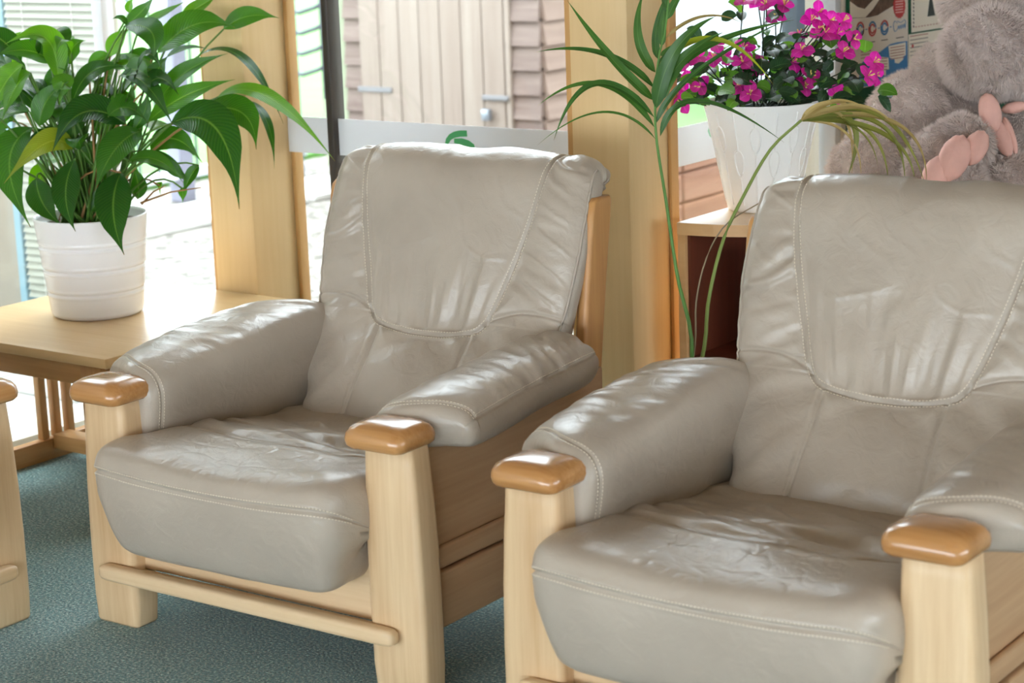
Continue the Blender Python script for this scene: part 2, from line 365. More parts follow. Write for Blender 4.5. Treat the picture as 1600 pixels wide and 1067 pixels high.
w2 = empty('window_2', (0, 0, 0), kind='structure', label='narrow window left of the lily pillar')
pane('pane', w2, XC + .03, -4.284, YA, YA + .006, .07, H - .02)
rbox('window_sill', XC, -4.284, YA - .03, YA + .04, 0, .07, .005, MATS['sill_pale'], w2, 2)
rbox('corner_post', XC - .02, XC + .025, YA - .02, YA + .03, 0, H, .004, plain('pale_frame', (214, 216, 222), .4), w2, 2)
w3 = empty('window_3', (0, 0, 0), kind='structure', label='glazed left wall beyond the side table')
pane('pane', w3, XC - .006, XC, 3.4, YA - .02, .06, H - .02)
rbox('window_sill', XC - .04, XC + .13, 3.4, YA - .03, 0, .045, .005, MATS['sill_pale'], w3, 2)
w4 = empty('window_4', (0, 0, 0), kind='structure', label='return window behind the flowering pot plant')
pane('pane', w4, XB - .006, XB, 4.46, 5.15, .07, H - .02); pane('pane', w4, XB - .006, XB, 5.2, 5.35, .07, H - .02)
rbox('mullion', XB - .03, XB + .02, 5.15, 5.2, 0, H, .004, BLUEG, w4, 2)
rbox('window_frame', XB - .02, XB + .035, 5.35, 5.385, 0, H, .003, plain('pale_frame', (214, 216, 222)), w4, 2)
rbox('window_sill', XB - .04, XB + .04, 4.46, 5.35, 0, .07, .005, MATS['sill_pale'], w4, 2)
for a, b in ((4.462, 5.149),):
    mb = MB(); mb.box(XB + .001, XB + .003, a, b, .87, .972); mb.build('frosted_band', FROST, w4)
PALEG = plain('logo_green_pale', (150, 205, 172), .6)
logo([[(1113, 189), (1108, 196), (1106, 205), (1109, 213), (1114, 217), (1113, 209), (1111, 204), (1112, 197)], [(1116, 199), (1126, 199), (1132, 207), (1124, 214), (1116, 211)]], lambda x, y: on_x(x, y, XB + .0035), w4, (.001, 0, 0), PALEG)

# fill panels added on the ceiling, out of view, to brighten the room
FILLD = bpy.data.materials.new('fill_diffuser'); FILLD.use_nodes = True
_n = FILLD.node_tree; _b = _n.nodes['Principled BSDF']; _b.inputs['Emission Color'].default_value = (1, .93, .84, 1); _b.inputs['Emission Strength'].default_value = .6
for i, (x, y) in enumerate(((-2.2, .8), (-.2, 2.2), (1.6, 3.8))):
    t = thing('fill_panel', ('added square fill light panel over the window end of the room', 'added square fill light panel in the middle of the room', 'added square fill light panel at the right of the room')[i], 'light', (x, y, H), 0, 'added fill light panels')
    rbox('fill_frame', -.33, .33, -.33, .33, -.03, 0, .004, WHITE, t, 2)
    mb = MB(); mb.box(-.30, .30, -.30, .30, -.034, -.031); mb.build('diffuser', FILLD, t)

# ------------------------------------------------------------------ outdoors
mb = MB(); mb.box(-30, 6, YA + .045, 45, -.14, -.03); mb.box(-30, XC - .055, -6, YA + .045, -.14, -.03); mb.build('ground_gravel', gravelmat(), kind='structure')
PAVE = plain('paving_stone', (196, 196, 192), .8, var=.08, vscale=6, bump=.3, bscale=60)
pv = empty('patio_paving', (0, 0, 0), kind='structure')
for i in range(3):
    for j in range(9):
        x = XC - .1 - .62 * (i + 1); y = .2 + j * .6
        rbox('paving_slab', x, x + .6, y, y + .58, -.03, -.012 + .004 * ((i * 3 + j) % 3), .006, PAVE, pv, 1)
for j in range(6):                                                    # slabs along the fence foot
    rbox('paving_slab', -7.75, -7.25, 4.9 + j * .62, 5.48 + j * .62, -.03, .0 + .004 * (j % 2), .006, PAVE, pv, 1)
LAWN = plain('bright_lawn', (66, 112, 40), .9, var=.25, vscale=3, bump=.6, bscale=40)
mb = MB(); mb.box(-40, -8.42, 2, 44, -.03, .0); mb.build('lawn_grass', LAWN, kind='stuff', label='bright green lawn beyond the yard fence', category='grass')
mb = MB(); mb.box(-8.41, -3, 9.4, 12.8, -.03, 0.0); mb.build('lawn_grass', LAWN, kind='stuff', label='strip of lawn behind the garden shed', category='grass')

# metal fence along the yard
FPOST = plain('grey_fence_post', (122, 122, 138), .5); FBAR = plain('fence_bar_black', (70, 74, 84), .5); PALE = plain('pale_timber', (140, 146, 122), .8, var=.06)
fn = thing('yard_fence', 'grey post and mesh fence in the yard behind the peace lily', 'fence', (-7.95, 5.4, -.03))
for y in (0.05, 1.03, 2.33, 3.2): rbox('fence_post', -.05, .05, y - .05, y + .05, 0, 1.9, .006, FPOST, fn, 1)
for z in (.12, 1.02): rbox('fence_rail', -.03, .03, -.4, 3.3, z, z + .05, .004, plain('pale_rail', (206, 210, 220), .5), fn, 1)
for i in range(26):
    mb = MB(); mb.tube([(0, -.35 + i * .14, .1), (0, -.35 + i * .14, 1.8)], .008, 6); mb.build('fence_bar', FBAR, fn)
for i in range(14):
    mb = MB(); mb.tube([(.03, .9, .2 + i * .1), (.03, 1.16, .2 + i * .1)], .004, 4); mb.build('mesh_wire', FBAR, fn)
gt = thing('yard_gate', 'dark rung gate with pale upright slats between fence and shed', 'gate', (-8.16, 9.1, -.03))
for i in range(9): rbox('gate_slat', .02 + i * .125, .09 + i * .125, 0, .03, 0, 1.7, .004, PALE, gt, 1)
for i in range(7):
    mb = MB(); z = .55 + i * .12; mb.tube([(-.16, -.06, z), (-.05, -.08, z - .01), (.06, -.07, z + .02), (.1, -.06, z + .04)], .014, 6); mb.build('gate_rung', FBAR, gt, True)
mb = MB(); mb.tube([(-.16, -.06, 0), (-.16, -.06, 1.5)], .025, 8); mb.tube([(.1, -.06, .4), (.1, -.06, 1.5)], .012, 8); mb.build('gate_upright', FBAR, gt, True)

# shed
SIDE = wood('shed_siding', (130, 114, 106), (96, 78, 72), 'x', .8, contrast=1.2); DOORW = wood('shed_door_wood', (146, 134, 124), (126, 110, 100), 'z', .8, scale=.6)
SIDEY = wood('shed_siding_side', (130, 110, 98), (104, 84, 74), 'y', .8)
sh = thing('garden_shed', 'weathered timber garden shed with clapboard siding and plank door', 'shed', (-6.97, 8.0, -.03))
def clap(x0, x1, z, h, mat, yv=False):
    """one lapped siding board, thick lower edge proud"""
    mb = MB(); P = [(0, z), (-.032, z), (-.010, z + h + .012), (0, z + h + .012)]
    if not yv: mb.prism([Vector((x0, y, zz)) for y, zz in P], (x1 - x0, 0, 0))
    else: mb.prism([Vector((1.22 - y, x0, zz)) for y, zz in P], (0, x1 - x0, 0))
    return mb.build('siding_board', mat, sh)
for i in range(17):
    z = .03 + i * .117
    clap(.0, .115, z, .117, SIDE); clap(1.03, 1.22, z, .117, SIDE); clap(0, 1.0, z, .117, SIDEY, True)
    clap(.115, 1.03, 1.83 + .117 * i, .117, SIDE) if i < 1 else None
mb = MB(); mb.box(0, 1.22, 0.001, .06, 0, 2.05); mb.box(1.16, 1.22, .06, 1.0, 0, 2.05); mb.box(0, .06, .06, 1.0, 0, 2.05); mb.box(0.06, 1.16, .94, 1.0, 0, 2.05); mb.build('shed_wall', SIDE, sh)
rbox('shed_roof', -.12, 1.36, -.14, 1.1, 2.05, 2.12, .01, plain('roof_felt', (96, 96, 98), .9), sh, 1)
dr = rbox('door', .118, 1.028, -.02, .0, .06, 1.83, .002, DOORW, sh, 1)
for i in range(7): rbox('door_board', .12 + i * .1297, .12 + (i + 1) * .1297 - .004, -.042, -.021, .06, 1.82, .003, DOORW, dr, 1)
for z in (.4, .60, 1.45): rbox('hinge', .10, .32, -.050, -.043, z, z + .026, .002, plain('galvanised', (120, 118, 120), .6, metal=.2), dr, 1)
lt = rbox('latch', .89, 1.05, -.056, -.043, .585, .610, .004, MATS['galvanised'], dr, 1)
rbox('door_frame', 1.0285, 1.06, -.04, 0, .03, 1.9, .003, DOORW, sh, 1)
pl = rbox('padlock', .905, .955, -.085, -.058, .49, .545, .006, plain('padlock_steel', (140, 146, 156), .3, metal=.8), sh, 2)

# sleeper bed and pale building seen through the return window
SLP = wood('sleeper_wood', (150, 108, 86), (118, 82, 64), 'y', .85)
bd = thing('sleeper_bed', 'reddish timber sleeper wall outside the return window', 'planter', (-4.6, 5.6, -.03))
for i in range(4):
    for j in range(2): rbox('sleeper', -.1 + .006 * (i % 2), .0, j * 1.8 + .004, j * 1.8 + 1.795, i * .13, i * .13 + .126, .008, SLP, bd, 1)
bl = thing('pale_building', 'pale rendered building far behind the return window', 'building', (-8.38, 13.0, -.03))
rbox('wall', 0, 10, 0, .3, 0, 3.2, 0, plain('pale_render', (150, 152, 164), .9, var=.03, vscale=2), bl)
rbox('plinth', 0, 10, -.04, -.001, 0, .25, 0, plain('grey_plinth', (170, 176, 190), .9), bl)
for x in (1.8, 4.6): 
    f = rbox('window', x, x + .9, -.03, -.001, 1.0, 2.2, .005, BLUEG, bl, 1); rbox('glazing', x + .06, x + .84, -.036, -.0305, 1.06, 2.14, 0, plain('far_pane', (120, 134, 150), .1), f)
mb = MB(); mb.tube([(2.9, -.08, 0), (2.9, -.08, 3.1)], .05, 8); mb.build('downpipe', BLUEG, bl, True)

# annex window with closed blind, beyond the left glazing
ANX = plain('annex_beige', (160, 154, 142), .85, var=.04)
an = thing('annex_bay', 'beige annex corner with blue grey window frame outside the left glazing, plus an added wall that blocks sky light', 'building', (-5.93, 4.95, -.03))
rbox('annex_wall', -1.4, -.06, .03, .33, 0, 2.6, 0, ANX, an); rbox('annex_wall', -1.0, -.75, -7, .029, 0, 2.9, 0, ANX, an); rbox('annex_wall', -.06, .48, .06, .12, 0, .18, 0, plain('annex_white', (226, 228, 226), .7), an)  # the long wall is unseen, added to block sky light from the left
rbox('annex_frame', -.06, -.02, 0, .06, .1, 2.4, .004, plain('annex_blue', (140, 176, 190), .5), an, 1)
rbox('back_board', -.02, .47, .06, .10, .181, 2.6, 0, ANX, an)
bn = thing('venetian_blind', 'closed pale venetian blind outside, at upper left behind the lily', 'blind', (-5.93, 4.95, .0))
BLM = plain('blind_slat', (176, 180, 168), .5)
sl = None
for i in range(62):
    z = .16 + i * .027
    mb = MB(); mb.prism([Vector((0, a, b)) for a, b in ((-.009, z), (-.006, z), (.009, z + .026), (.006, z + .026))], (.49, 0, 0))
    if sl is None: sl = mb.build('slat', BLM, bn)
    else:
        o = link('slat', sl.data, None, bn); o.location = (0, 0, i * .027)
for x in (.1, .36):
    mb = MB(); mb.tube([(x, -.012, .16), (x, -.012, 1.85)], .0015, 4); mb.build('ladder_cord', WHITE, bn)
rbox('head_rail', 0, .49, -.02, .02, 1.84, 1.88, .003, BLM, bn, 1)
rp = thing('drain_pipe', 'dark grey standing pipe outside seen under the side table', 'pipe', (-5.55, 4.35, -.03))
mb = MB(); mb.lathe([(.035, 0), (.035, .02), (.03, .03), (.03, .42), (.036, .42), (.036, .47), (.0, .47)], 16); mb.build('pipe_body', plain('pipe_grey', (96, 104, 112), .5), rp, True)
hz = thing('cable_loop', 'thin dark cable lying in loops on the patio beyond the side table', 'cable', (-5.6, 4.75, -.012))
pts = [Vector((.22 * math.cos(a * .7) * (1 + .1 * math.sin(a * 1.3)) + .02 * a, .12 * math.sin(a * .7) + .01 * a, .008 + .004 * math.sin(a))) for a in np.linspace(0, 12, 60)]
mb = MB(); mb.tube(pts, .0025, 5); mb.build('cable', plain('cable_dark', (110, 124, 126), .6), hz, True)
# ------------------------------------------------------------------ armchair
def bilerp(V, ti, ai):
    nt, na = V.shape[:2]
    t0 = np.floor(ti).astype(int); a0 = np.clip(np.floor(ai).astype(int), 0, na - 2); ft = (ti - t0)[:, None]; fa = (ai - a0)[:, None]
    t1 = (t0 + 1) % nt; t0 = t0 % nt
    return (V[t0, a0] * (1 - fa) + V[t0, a0 + 1] * fa) * (1 - ft) + (V[t1, a0] * (1 - fa) + V[t1, a0 + 1] * fa) * ft
def stitches(V, N, uvpath, name, parent, ln=.0046, gap=.0075, wd=.0012):
    """little thread dashes along paths given in grid indices (lists of (t,a))"""
    mb = MB()
    for path in uvpath:
        path = np.asarray(path, float)
        P = bilerp(V, path[:, 0], path[:, 1]); s = np.r_[0, np.cumsum(np.linalg.norm(np.diff(P, axis=0), axis=1))]
        for d in np.arange(.003, s[-1] - ln, gap):
            q = [np.interp([d, d + ln], s, path[:, k]) for k in (0, 1)]
            A, B = bilerp(V, q[0], q[1]); n = bilerp(N, q[0][:1], q[1][:1])[0]; n = n / (np.linalg.norm(n) + 1e-9)
            t = B - A; t /= np.linalg.norm(t) + 1e-9; b = np.cross(n, t) * wd; h = n * .0011; l = -n * .0006
            mb.add([A - b + l, A + b + l, B + b + l, B - b + l, A - b * .6 + h, A + b * .6 + h, B + b * .6 + h, B - b * .6 + h], [(4, 5, 6, 7), (0, 1, 5, 4), (1, 2, 6, 5), (2, 3, 7, 6), (3, 0, 4, 7)])
    return mb.build(name, THREAD, parent, False)

def build_backrest(parent):
    prof = catmull([(.455, .335), (.462, .39), (.505, .47), (.562, .54), (.622, .61), (.656, .69), (.686, .78), (.716, .87), (.740, .935), (.768, .973), (.818, .991), (.868, .975), (.896, .932), (.884, .885), (.844, .856), (.81, .80), (.77, .67), (.715, .52), (.64, .42), (.58, .335), (.52, .318), (.47, .322)], 2000)
    prof = resample_dense(prof, 0, 1.02, .0026, .012); nt = len(prof)
    spine = [(.52, .37), (.60, .50), (.70, .65), (.755, .80), (.823, .928)]
    Q = near_on(prof, spine)
    seg = np.linalg.norm(np.diff(prof, axis=0), axis=1); arc = np.r_[0, np.cumsum(seg)]
    itop = int(np.argmax(prof[:, 1])); zf = prof[:itop + 1, 1]
    s_of_z = lambda z: np.interp(z, zf, arc[:itop + 1])
    stop = arc[itop]
    # half width per profile point
    ws = np.array([(.33, .278), (.40, .286), (.47, .302), (.55, .342), (.62, .364), (.70, .372), (.80, .380), (.90, .378), (.98, .372), (1.01, .368)])
    w = np.interp(prof[:, 1], ws[:, 0], ws[:, 1])
    back = arc > stop + .10; w = np.where(back, np.minimum(w, .352), w)
    na = 240; a = np.linspace(-1, 1, na); s = np.sign(a) * (1 - (1 - np.abs(a)) ** 1.35); s = a * (1.42 - .42 * a * a)
    e = (1 - np.abs(s) ** 7) ** (1 / 2.6); e[0] = e[-1] = 0
    X = w[:, None] * s[None]; S = np.repeat(arc[:, None], na, 1)
    V = np.empty((nt, na, 3)); V[..., 0] = X
    V[..., 1] = Q[:, None, 0] + (prof[:, None, 0] - Q[:, None, 0]) * e; V[..., 2] = Q[:, None, 1] + (prof[:, None, 1] - Q[:, None, 1]) * e
    # slight hourglass: crown in the middle of the front
    # seams in (x, s)
    z = s_of_z
    U = [(.262, stop + .13), (.266, stop + .02), (.262, z(.96)), (.25, z(.88)), (.228, z(.79)), (.203, z(.71)), (.18, z(.645)), (.165, z(.618)), (.145, z(.602)), (.11, z(.593)), (.05, z(.587)), (0, z(.586))]
    U = catmull(U, 90).tolist(); U = U + [(-x, q) for x, q in U[::-1][1:]]
    S2 = catmull([(.166, z(.62)), (.20, z(.638)), (.27, z(.654)), (.40, z(.652))], 30)
    S3 = catmull([(.135, z(.597)), (.132, z(.53)), (.138, z(.44)), (.148, z(.36)), (.15, 0)], 30)
    mir = lambda P: [(-x, q) for x, q in P]
    dU = poly_dist(X, S, U); d2 = np.minimum(poly_dist(X, S, S2), poly_dist(X, S, mir(S2))); d3 = np.minimum(poly_dist(X, S, S3), poly_dist(X, S, mir(S3)))
    ds = np.minimum(dU, np.minimum(d2, d3))
    front = sstep(stop + .16, stop + .05, S)
    # which panel
    xs_of = np.interp(S, [q for x, q in U[:90][::-1]], [x for x, q in U[:90][::-1]])
    inpan = (np.abs(X) < xs_of) & (S > z(.586))
    puff = .010 * (1 - np.exp(-(ds / .035) ** 1.3)) + np.where(inpan, .006 * (1 - np.exp(-(dU / .06) ** 2)), 0)
    puff = puff * (1 - .6 * np.exp(-((S - stop) / .10) ** 2)) + .005 * np.exp(-((S - stop) / .10) ** 2)
    groove = -.0045 * np.exp(-(dU / .0035) ** 2) - .0065 * np.exp(-(np.minimum(d2, d3) / .0038) ** 2)
    groove += np.where(~inpan & (S > z(.62)) & (np.abs(X) > .16), .006 * np.exp(-d2 / .018), 0) + np.where(~inpan & (np.abs(X) < .15) & (S < z(.60)), .004 * np.exp(-d3 / .016), 0)
    groove += np.where(inpan, .005 * np.exp(-dU / .016) * sstep(z(.70), z(.61), S), 0)
    groove += .0016 * np.exp(-((dU - .0085) / .004) ** 2)
    # wrinkles: panel folds run up from the lower seam; side folds run out from the seams
    zz = np.interp(S, arc[:itop + 1], zf); low = sstep(z(.86), z(.63), S)
    fan = X / (.55 + 1.2 * (zz - .55)) * 1.0
    wp = (vn(fan * 30 + .5 * vn(X * 6, S * 5, 3), S * 4.2, 1) * .0042 + vn(fan * 58, S * 8, 2) * .0016) * low + vn(X * 9, S * 6, 5) * .0022
    wx, wy = .5 * vn(X * 9, S * 9, 71), .5 * vn(X * 9 + 5, S * 9, 72)
    wp += .0011 * np.maximum(ridge(vn(X * 7 + S * 5 + 2 + wx, S * 4 - X * 4 + wy, 8)) - .35, 0) * sstep(0, .04, dU) + .0012 * vn(X * 16 + wx, S * 7 + wy, 73)
    side = (S > z(.652)) & ~inpan
    k = np.exp(-(np.minimum(dU, np.abs(np.abs(X) - w[:, None])) / .05))
    wsd = vn(X * 7, S * 34 + np.abs(X) * 12 + 1.2 * vn(X * 9, S * 9, 4), 6) * .0034 * (.35 + k) + vn(X * 14 + S * 22, S * 44, 7) * .0012 * (.3 + k) + .002 * np.maximum(ridge(vn(X * 10, S * 16 + X * 9, 12)) - .4, 0)
    wsd = wsd * (1 - .75 * sstep(.86, .99, np.abs(s)))[None]
    lowp = ~inpan & ~side
    dg = np.abs(X) * .8 + S
    wl = vn((S + np.abs(X) * .9) * 15 + .7 * vn(X * 7, S * 7, 9), (S - np.abs(X)) * 5, 10) * .0035 + vn(X * 22 + S * 6, S * 6, 11) * .0014
    disp = puff + groove + np.where(inpan, wp, np.where(side, wsd, wl)) * (1 - np.exp(-(ds / .012) ** 2)) * front * 2.0
    # top roll: short creases across
    topz = np.exp(-((S - stop) / .07) ** 2); disp += topz * (vn(X * 26, S * 7, 13) * .0018)
    disp *= np.clip(e * 1.3, 0, 1)[None]
    # gathered roll end
    endk = sstep(.90, 1.0, np.abs(s))[None] * sstep(stop - .03, stop + .06, S) * sstep(stop + .34, stop + .26, S)
    disp += endk * .006 * np.sin(S * 120 + 2 * vn(S * 20, X * 0, 77))
    N = grid_normals(V, True)
    if N[int(nt * .3), na // 2, 1] > 0: N = -N
    V = V + N * disp[..., None]
    N2 = grid_normals(V, True)
    if N2[int(nt * .3), na // 2, 1] > 0: N2 = -N2
    o = make('backrest_cushion', V.reshape(-1, 3), grid_faces(nt, na), LEATHER, parent)
    # stitching both sides of the U seam
    def path(poly, off):
        P = np.asarray(poly, float); d = np.gradient(P, axis=0); n = np.stack([-d[:, 1], d[:, 0]], 1); n /= np.linalg.norm(n, axis=1, keepdims=True) + 1e-9
        P = P + n * off; P = P[(P[:, 1] < stop + .11) & (P[:, 1] > .01)]
        ti = np.interp(P[:, 1], arc, np.arange(nt)); wi = np.interp(ti, np.arange(nt), w)
        ai = np.interp(np.clip(P[:, 0] / wi, -.999, .999), s, np.arange(na))
        return np.stack([ti, ai], 1)
    stitches(V, N2, [path(U, .0075), path(U, -.0075)], 'stitching', o)
    # piping on the side edges
    for sg in (-1, 1):
        ai = np.interp(sg * .972, s, np.arange(na)); ts = np.arange(int(np.interp(z(.62), arc, np.arange(nt))), int(np.interp(stop - .01, arc, np.arange(nt))), 3)
        P = bilerp(V, ts.astype(float), np.full(len(ts), ai)); n = bilerp(N2, ts.astype(float), np.full(len(ts), ai))
        mb = MB(); mb.tube([Vector(p) for p in P + n * .001], .0035, 6); mb.build('piping', LEATHER, o, True)
    return o

def build_seat(parent):
    prof = catmull([(.56, .30), (.40, .238), (.15, .228), (-.05, .224), (-.118, .222), (-.144, .246), (-.162, .32), (-.172, .395), (-.168, .422), (-.138, .446), (-.05, .454), (.03, .453), (.12, .442), (.22, .43), (.36, .412), (.50, .398), (.56, .385), (.585, .345), (.57, .31)], 2000)
    prof = resample_dense(prof, .52, 1.56, .0026, .012); nt = len(prof)
    spine = [(-.03, .325), (.25, .325), (.50, .335)]
    Q = near_on(prof, spine)
    arc = np.r_[0, np.cumsum(np.linalg.norm(np.diff(prof, axis=0), axis=1))]
    na = 240; a = np.linspace(-1, 1, na); s = a * (1.42 - .42 * a * a)
    e = (1 - np.abs(s) ** 18) ** (1 / 2.2); e[0] = e[-1] = 0
    w = .322 + .032 * sstep(.21, .40, prof[:, 1]); w = np.where(prof[:, 0] > .2, np.minimum(w, .346), w)
    X = w[:, None] * s[None]; S = np.repeat(arc[:, None], na, 1)
    V = np.empty((nt, na, 3)); V[..., 0] = X
    V[..., 1] = Q[:, None, 0] + (prof[:, None, 0] - Q[:, None, 0]) * e; V[..., 2] = Q[:, None, 1] + (prof[:, None, 1] - Q[:, None, 1]) * e
    fr = sstep(.02, -.10, prof[:, 0])[:, None]                     # bowed front
    V[..., 1] += fr * (-.004 + .016 * (np.abs(s)[None] ** 2.2))
    V[..., 2] += fr * (.012 * np.abs(s)[None] ** 2) * (prof[:, 1] > .36)[:, None]
    iseam = np.argmin(np.hypot(prof[:, 0] + .1715, prof[:, 1] - .403)); ss = arc[iseam]
    Y = np.repeat(prof[:, 0][:, None], na, 1); top = ((prof[:, 1] > .37) & (arc > ss + .01))[:, None] & (Y < .57)
    d1 = np.abs(S - ss)
    cre = catmull([(-.30, .10), (-.20, .085), (-.10, .062), (0, .06), (.10, .075), (.20, .07), (.27, .10)], 40)
    dc = poly_dist(X, Y, cre) + np.where(top, 0, 1); dc = np.where(top, dc, 9)
    disp = .006 * (1 - np.exp(-(d1 / .03) ** 1.3)) - .004 * np.exp(-(d1 / .0035) ** 2) + .0015 * np.exp(-((d1 - .009) / .004) ** 2)
    yc = np.interp(X, cre[:, 0], cre[:, 1])
    disp += np.where(top, -.006 * np.exp(-(dc / .006) ** 2) + .004 * np.exp(-(((Y - yc) + .03) / .022) ** 2) * np.exp(-(X / .26) ** 4), 0)
    backp = np.where(top, sstep(.0, .04, Y - yc), 0); frontp = np.where(top, 1 - backp, 0)
    wv = vn(X * 4.5 + 3 * Y, (Y + .22 * X) * 17 + .8 * vn(X * 5, Y * 6, 22), 21) * .0055 + vn(X * 8, (Y + .3 * X) * 32, 23) * .002
    wv -= .006 * np.maximum(ridge(vn(X * 3.0 + 1, (Y + .28 * X) * 9 + .5 * vn(X * 6, Y * 6, 26), 24)) - .55, 0)
    disp += 2.0 * backp * wv * sstep(.5, .40, Y)
    qx, qy = 1.1 * vn(X * 14, Y * 14, 31), 1.1 * vn(X * 14 + 9, Y * 14, 38)
    crack = np.maximum(ridge(vn(X * 15 + Y * 6 + qx, Y * 15 - X * 5 + qy, 32)) - .72, 0) * .0026 + np.maximum(ridge(vn(X * 8 + Y * 9 + qy, Y * 13 - X * 6 + qx, 33)) - .75, 0) * .0032
    disp += 1.3 * frontp * (-crack * np.exp(-((X - .03) / .22) ** 4) + vn(X * 6, Y * 9, 34) * .0022)
    face = ((prof[:, 1] > .2) & (arc < ss) & (prof[:, 0] < 0))[:, None]
    disp += np.where(face, vn(X * 14 + S * 10, S * 5, 35) * .0012 + vn(X * 5, S * 6, 36) * .0022, 0)
    disp += np.where(face, np.exp(-((np.abs(X) - .27) / .04) ** 2) * vn(S * 30 + X * 30, X * 10, 37) * .0014, 0)
    disp *= np.clip(e * 1.3, 0, 1)[None]
    N = grid_normals(V, True)
    it = int(np.argmin(np.hypot(prof[:, 0] - .1, prof[:, 1] - .44)))
    if N[it, na // 2, 2] < 0: N = -N
    V = V + N * disp[..., None]; N2 = grid_normals(V, True)
    if N2[it, na // 2, 2] < 0: N2 = -N2
    o = make('seat_cushion', V.reshape(-1, 3), grid_faces(nt, na), LEATHER, parent)
    ai = np.linspace(np.interp(-.985, s, np.arange(na)), np.interp(.985, s, np.arange(na)), 120)
    tt = lambda d: np.interp(ss + d, arc, np.arange(nt))
    stitches(V, N2, [np.stack([np.full(120, tt(.008)), ai], 1), np.stack([np.full(120, tt(-.008)), ai], 1)], 'stitching', o)
    return o

def build_arm(parent, sg, name='arm_pad'):
    loop = catmull([(.345, .365), (.322, .42), (.308, .50), (.306, .552), (.324, .588), (.365, .606), (.43, .612), (.475, .604), (.505, .588), (.522, .558), (.518, .528), (.497, .514), (.45, .516), (.40, .512), (.382, .48), (.378, .42), (.375, .37)], 280)
    nt = len(loop) - 1; loop = loop[:nt]
    spine = [(.350, .40), (.352, .54), (.40, .562), (.50, .562)]
    Q = near_on(loop, spine)
    arc = np.r_[0, np.cumsum(np.linalg.norm(np.diff(loop, axis=0), axis=1))]
    na = 170; a = np.linspace(0, 1, na); q = 2 * a - 1; s = q * (1.45 - .45 * q * q)
    e = np.where(s < 0, (1 - np.abs(s) ** 16) ** (1 / 2.2), (1 - np.abs(s) ** 9) ** (1 / 2.2)); e[0] = e[-1] = 0
    y0, y1 = .012, .575; Yc = y0 + (s + 1) / 2 * (y1 - y0); ext = .11 * np.clip((s + 1) / 2, 0, 1) ** 2; tt = np.clip(Yc / .52, 0, 1.2)
    V = np.empty((nt, na, 3))
    px = Q[:, None, 0] + (loop[:, None, 0] - Q[:, None, 0]) * e; pz = Q[:, None, 1] + (loop[:, None, 1] - Q[:, None, 1]) * e
    inner = sstep(.42, .31, loop[:, 0])[:, None]; up = sstep(.40, .53, loop[:, 1])[:, None]
    V[..., 0] = px - .008 * inner * tt; V[..., 1] = Yc[None] + ext[None] * (1 - np.clip((px - .34) / .14, 0, 1)); V[..., 2] = pz - .016 * up + up * .042 * tt[None] + .004 * np.sin(np.clip(tt, 0, 1) * math.pi)[None] * up
    V[..., 1] += .075 * sstep(.36, .52, px) * np.clip(1 - tt, 0, 1)[None]   # front edge runs back towards the outside
    io = int(np.argmin(np.hypot(loop[:, 0] - .515, loop[:, 1] - .578)))
    S = np.repeat(arc[:, None], na, 1); Y = np.repeat(Yc[None], nt, 0)
    dfront = np.abs(Y - .045); visible_front = S < arc[io] + .001
    dout = np.abs(S - arc[io]) + np.where(Y > .045, 0, 1)
    d1 = np.minimum(np.where(visible_front, dfront, 9), np.where(Y > .045, np.abs(S - arc[io]), 9))
    disp = .004 * (1 - np.exp(-(d1 / .02) ** 1.3)) - .0028 * np.exp(-(d1 / .003) ** 2)
    topm = sstep(.30, .36, loop[:, 0])[:, None] * (loop[:, 1] > .575)[:, None]
    bk = sstep(.06, .30, Y)
    disp += topm * bk * (vn(Y * 30 + S * 12 + .6 * vn(Y * 9, S * 9, 41), S * 7, 40 + sg) * .0050 + vn(Y * 55 + S * 20, S * 12, 43 + sg) * .0018) + vn(Y * 6, S * 6, 44) * .0022
    disp += (1 - topm) * vn(Y * 11 + S * 4, S * 11, 46 + sg) * .0016
    disp *= np.clip(e * 1.2, 0, 1)[None]
    N = grid_normals(V, True); it = int(np.argmax(loop[:, 1]))
    if N[it, na // 2, 2] < 0: N = -N
    V = V + N * disp[..., None]; N2 = grid_normals(V, True)
    if N2[it, na // 2, 2] < 0: N2 = -N2
    V[..., 0] *= sg; N2[..., 0] *= sg
    o = make(name, V.reshape(-1, 3), grid_faces(nt, na), LEATHER, parent)
    P = []
    for off in (.006, -.006):
        ai = np.interp(.045 + off, Yc, np.arange(na)); ts = np.linspace(2, io, 60); P.append(np.stack([ts, np.full(60, ai)], 1))
    for off in (.007,):
        ti = np.interp(arc[io] - off, arc, np.arange(nt)); aa = np.linspace(np.interp(.05, Yc, np.arange(na)), np.interp(.562, Yc, np.arange(na)), 60); P.append(np.stack([np.full(60, ti), aa], 1))
    stitches(V, N2, P, 'stitching', o, wd=.0008)
    return o

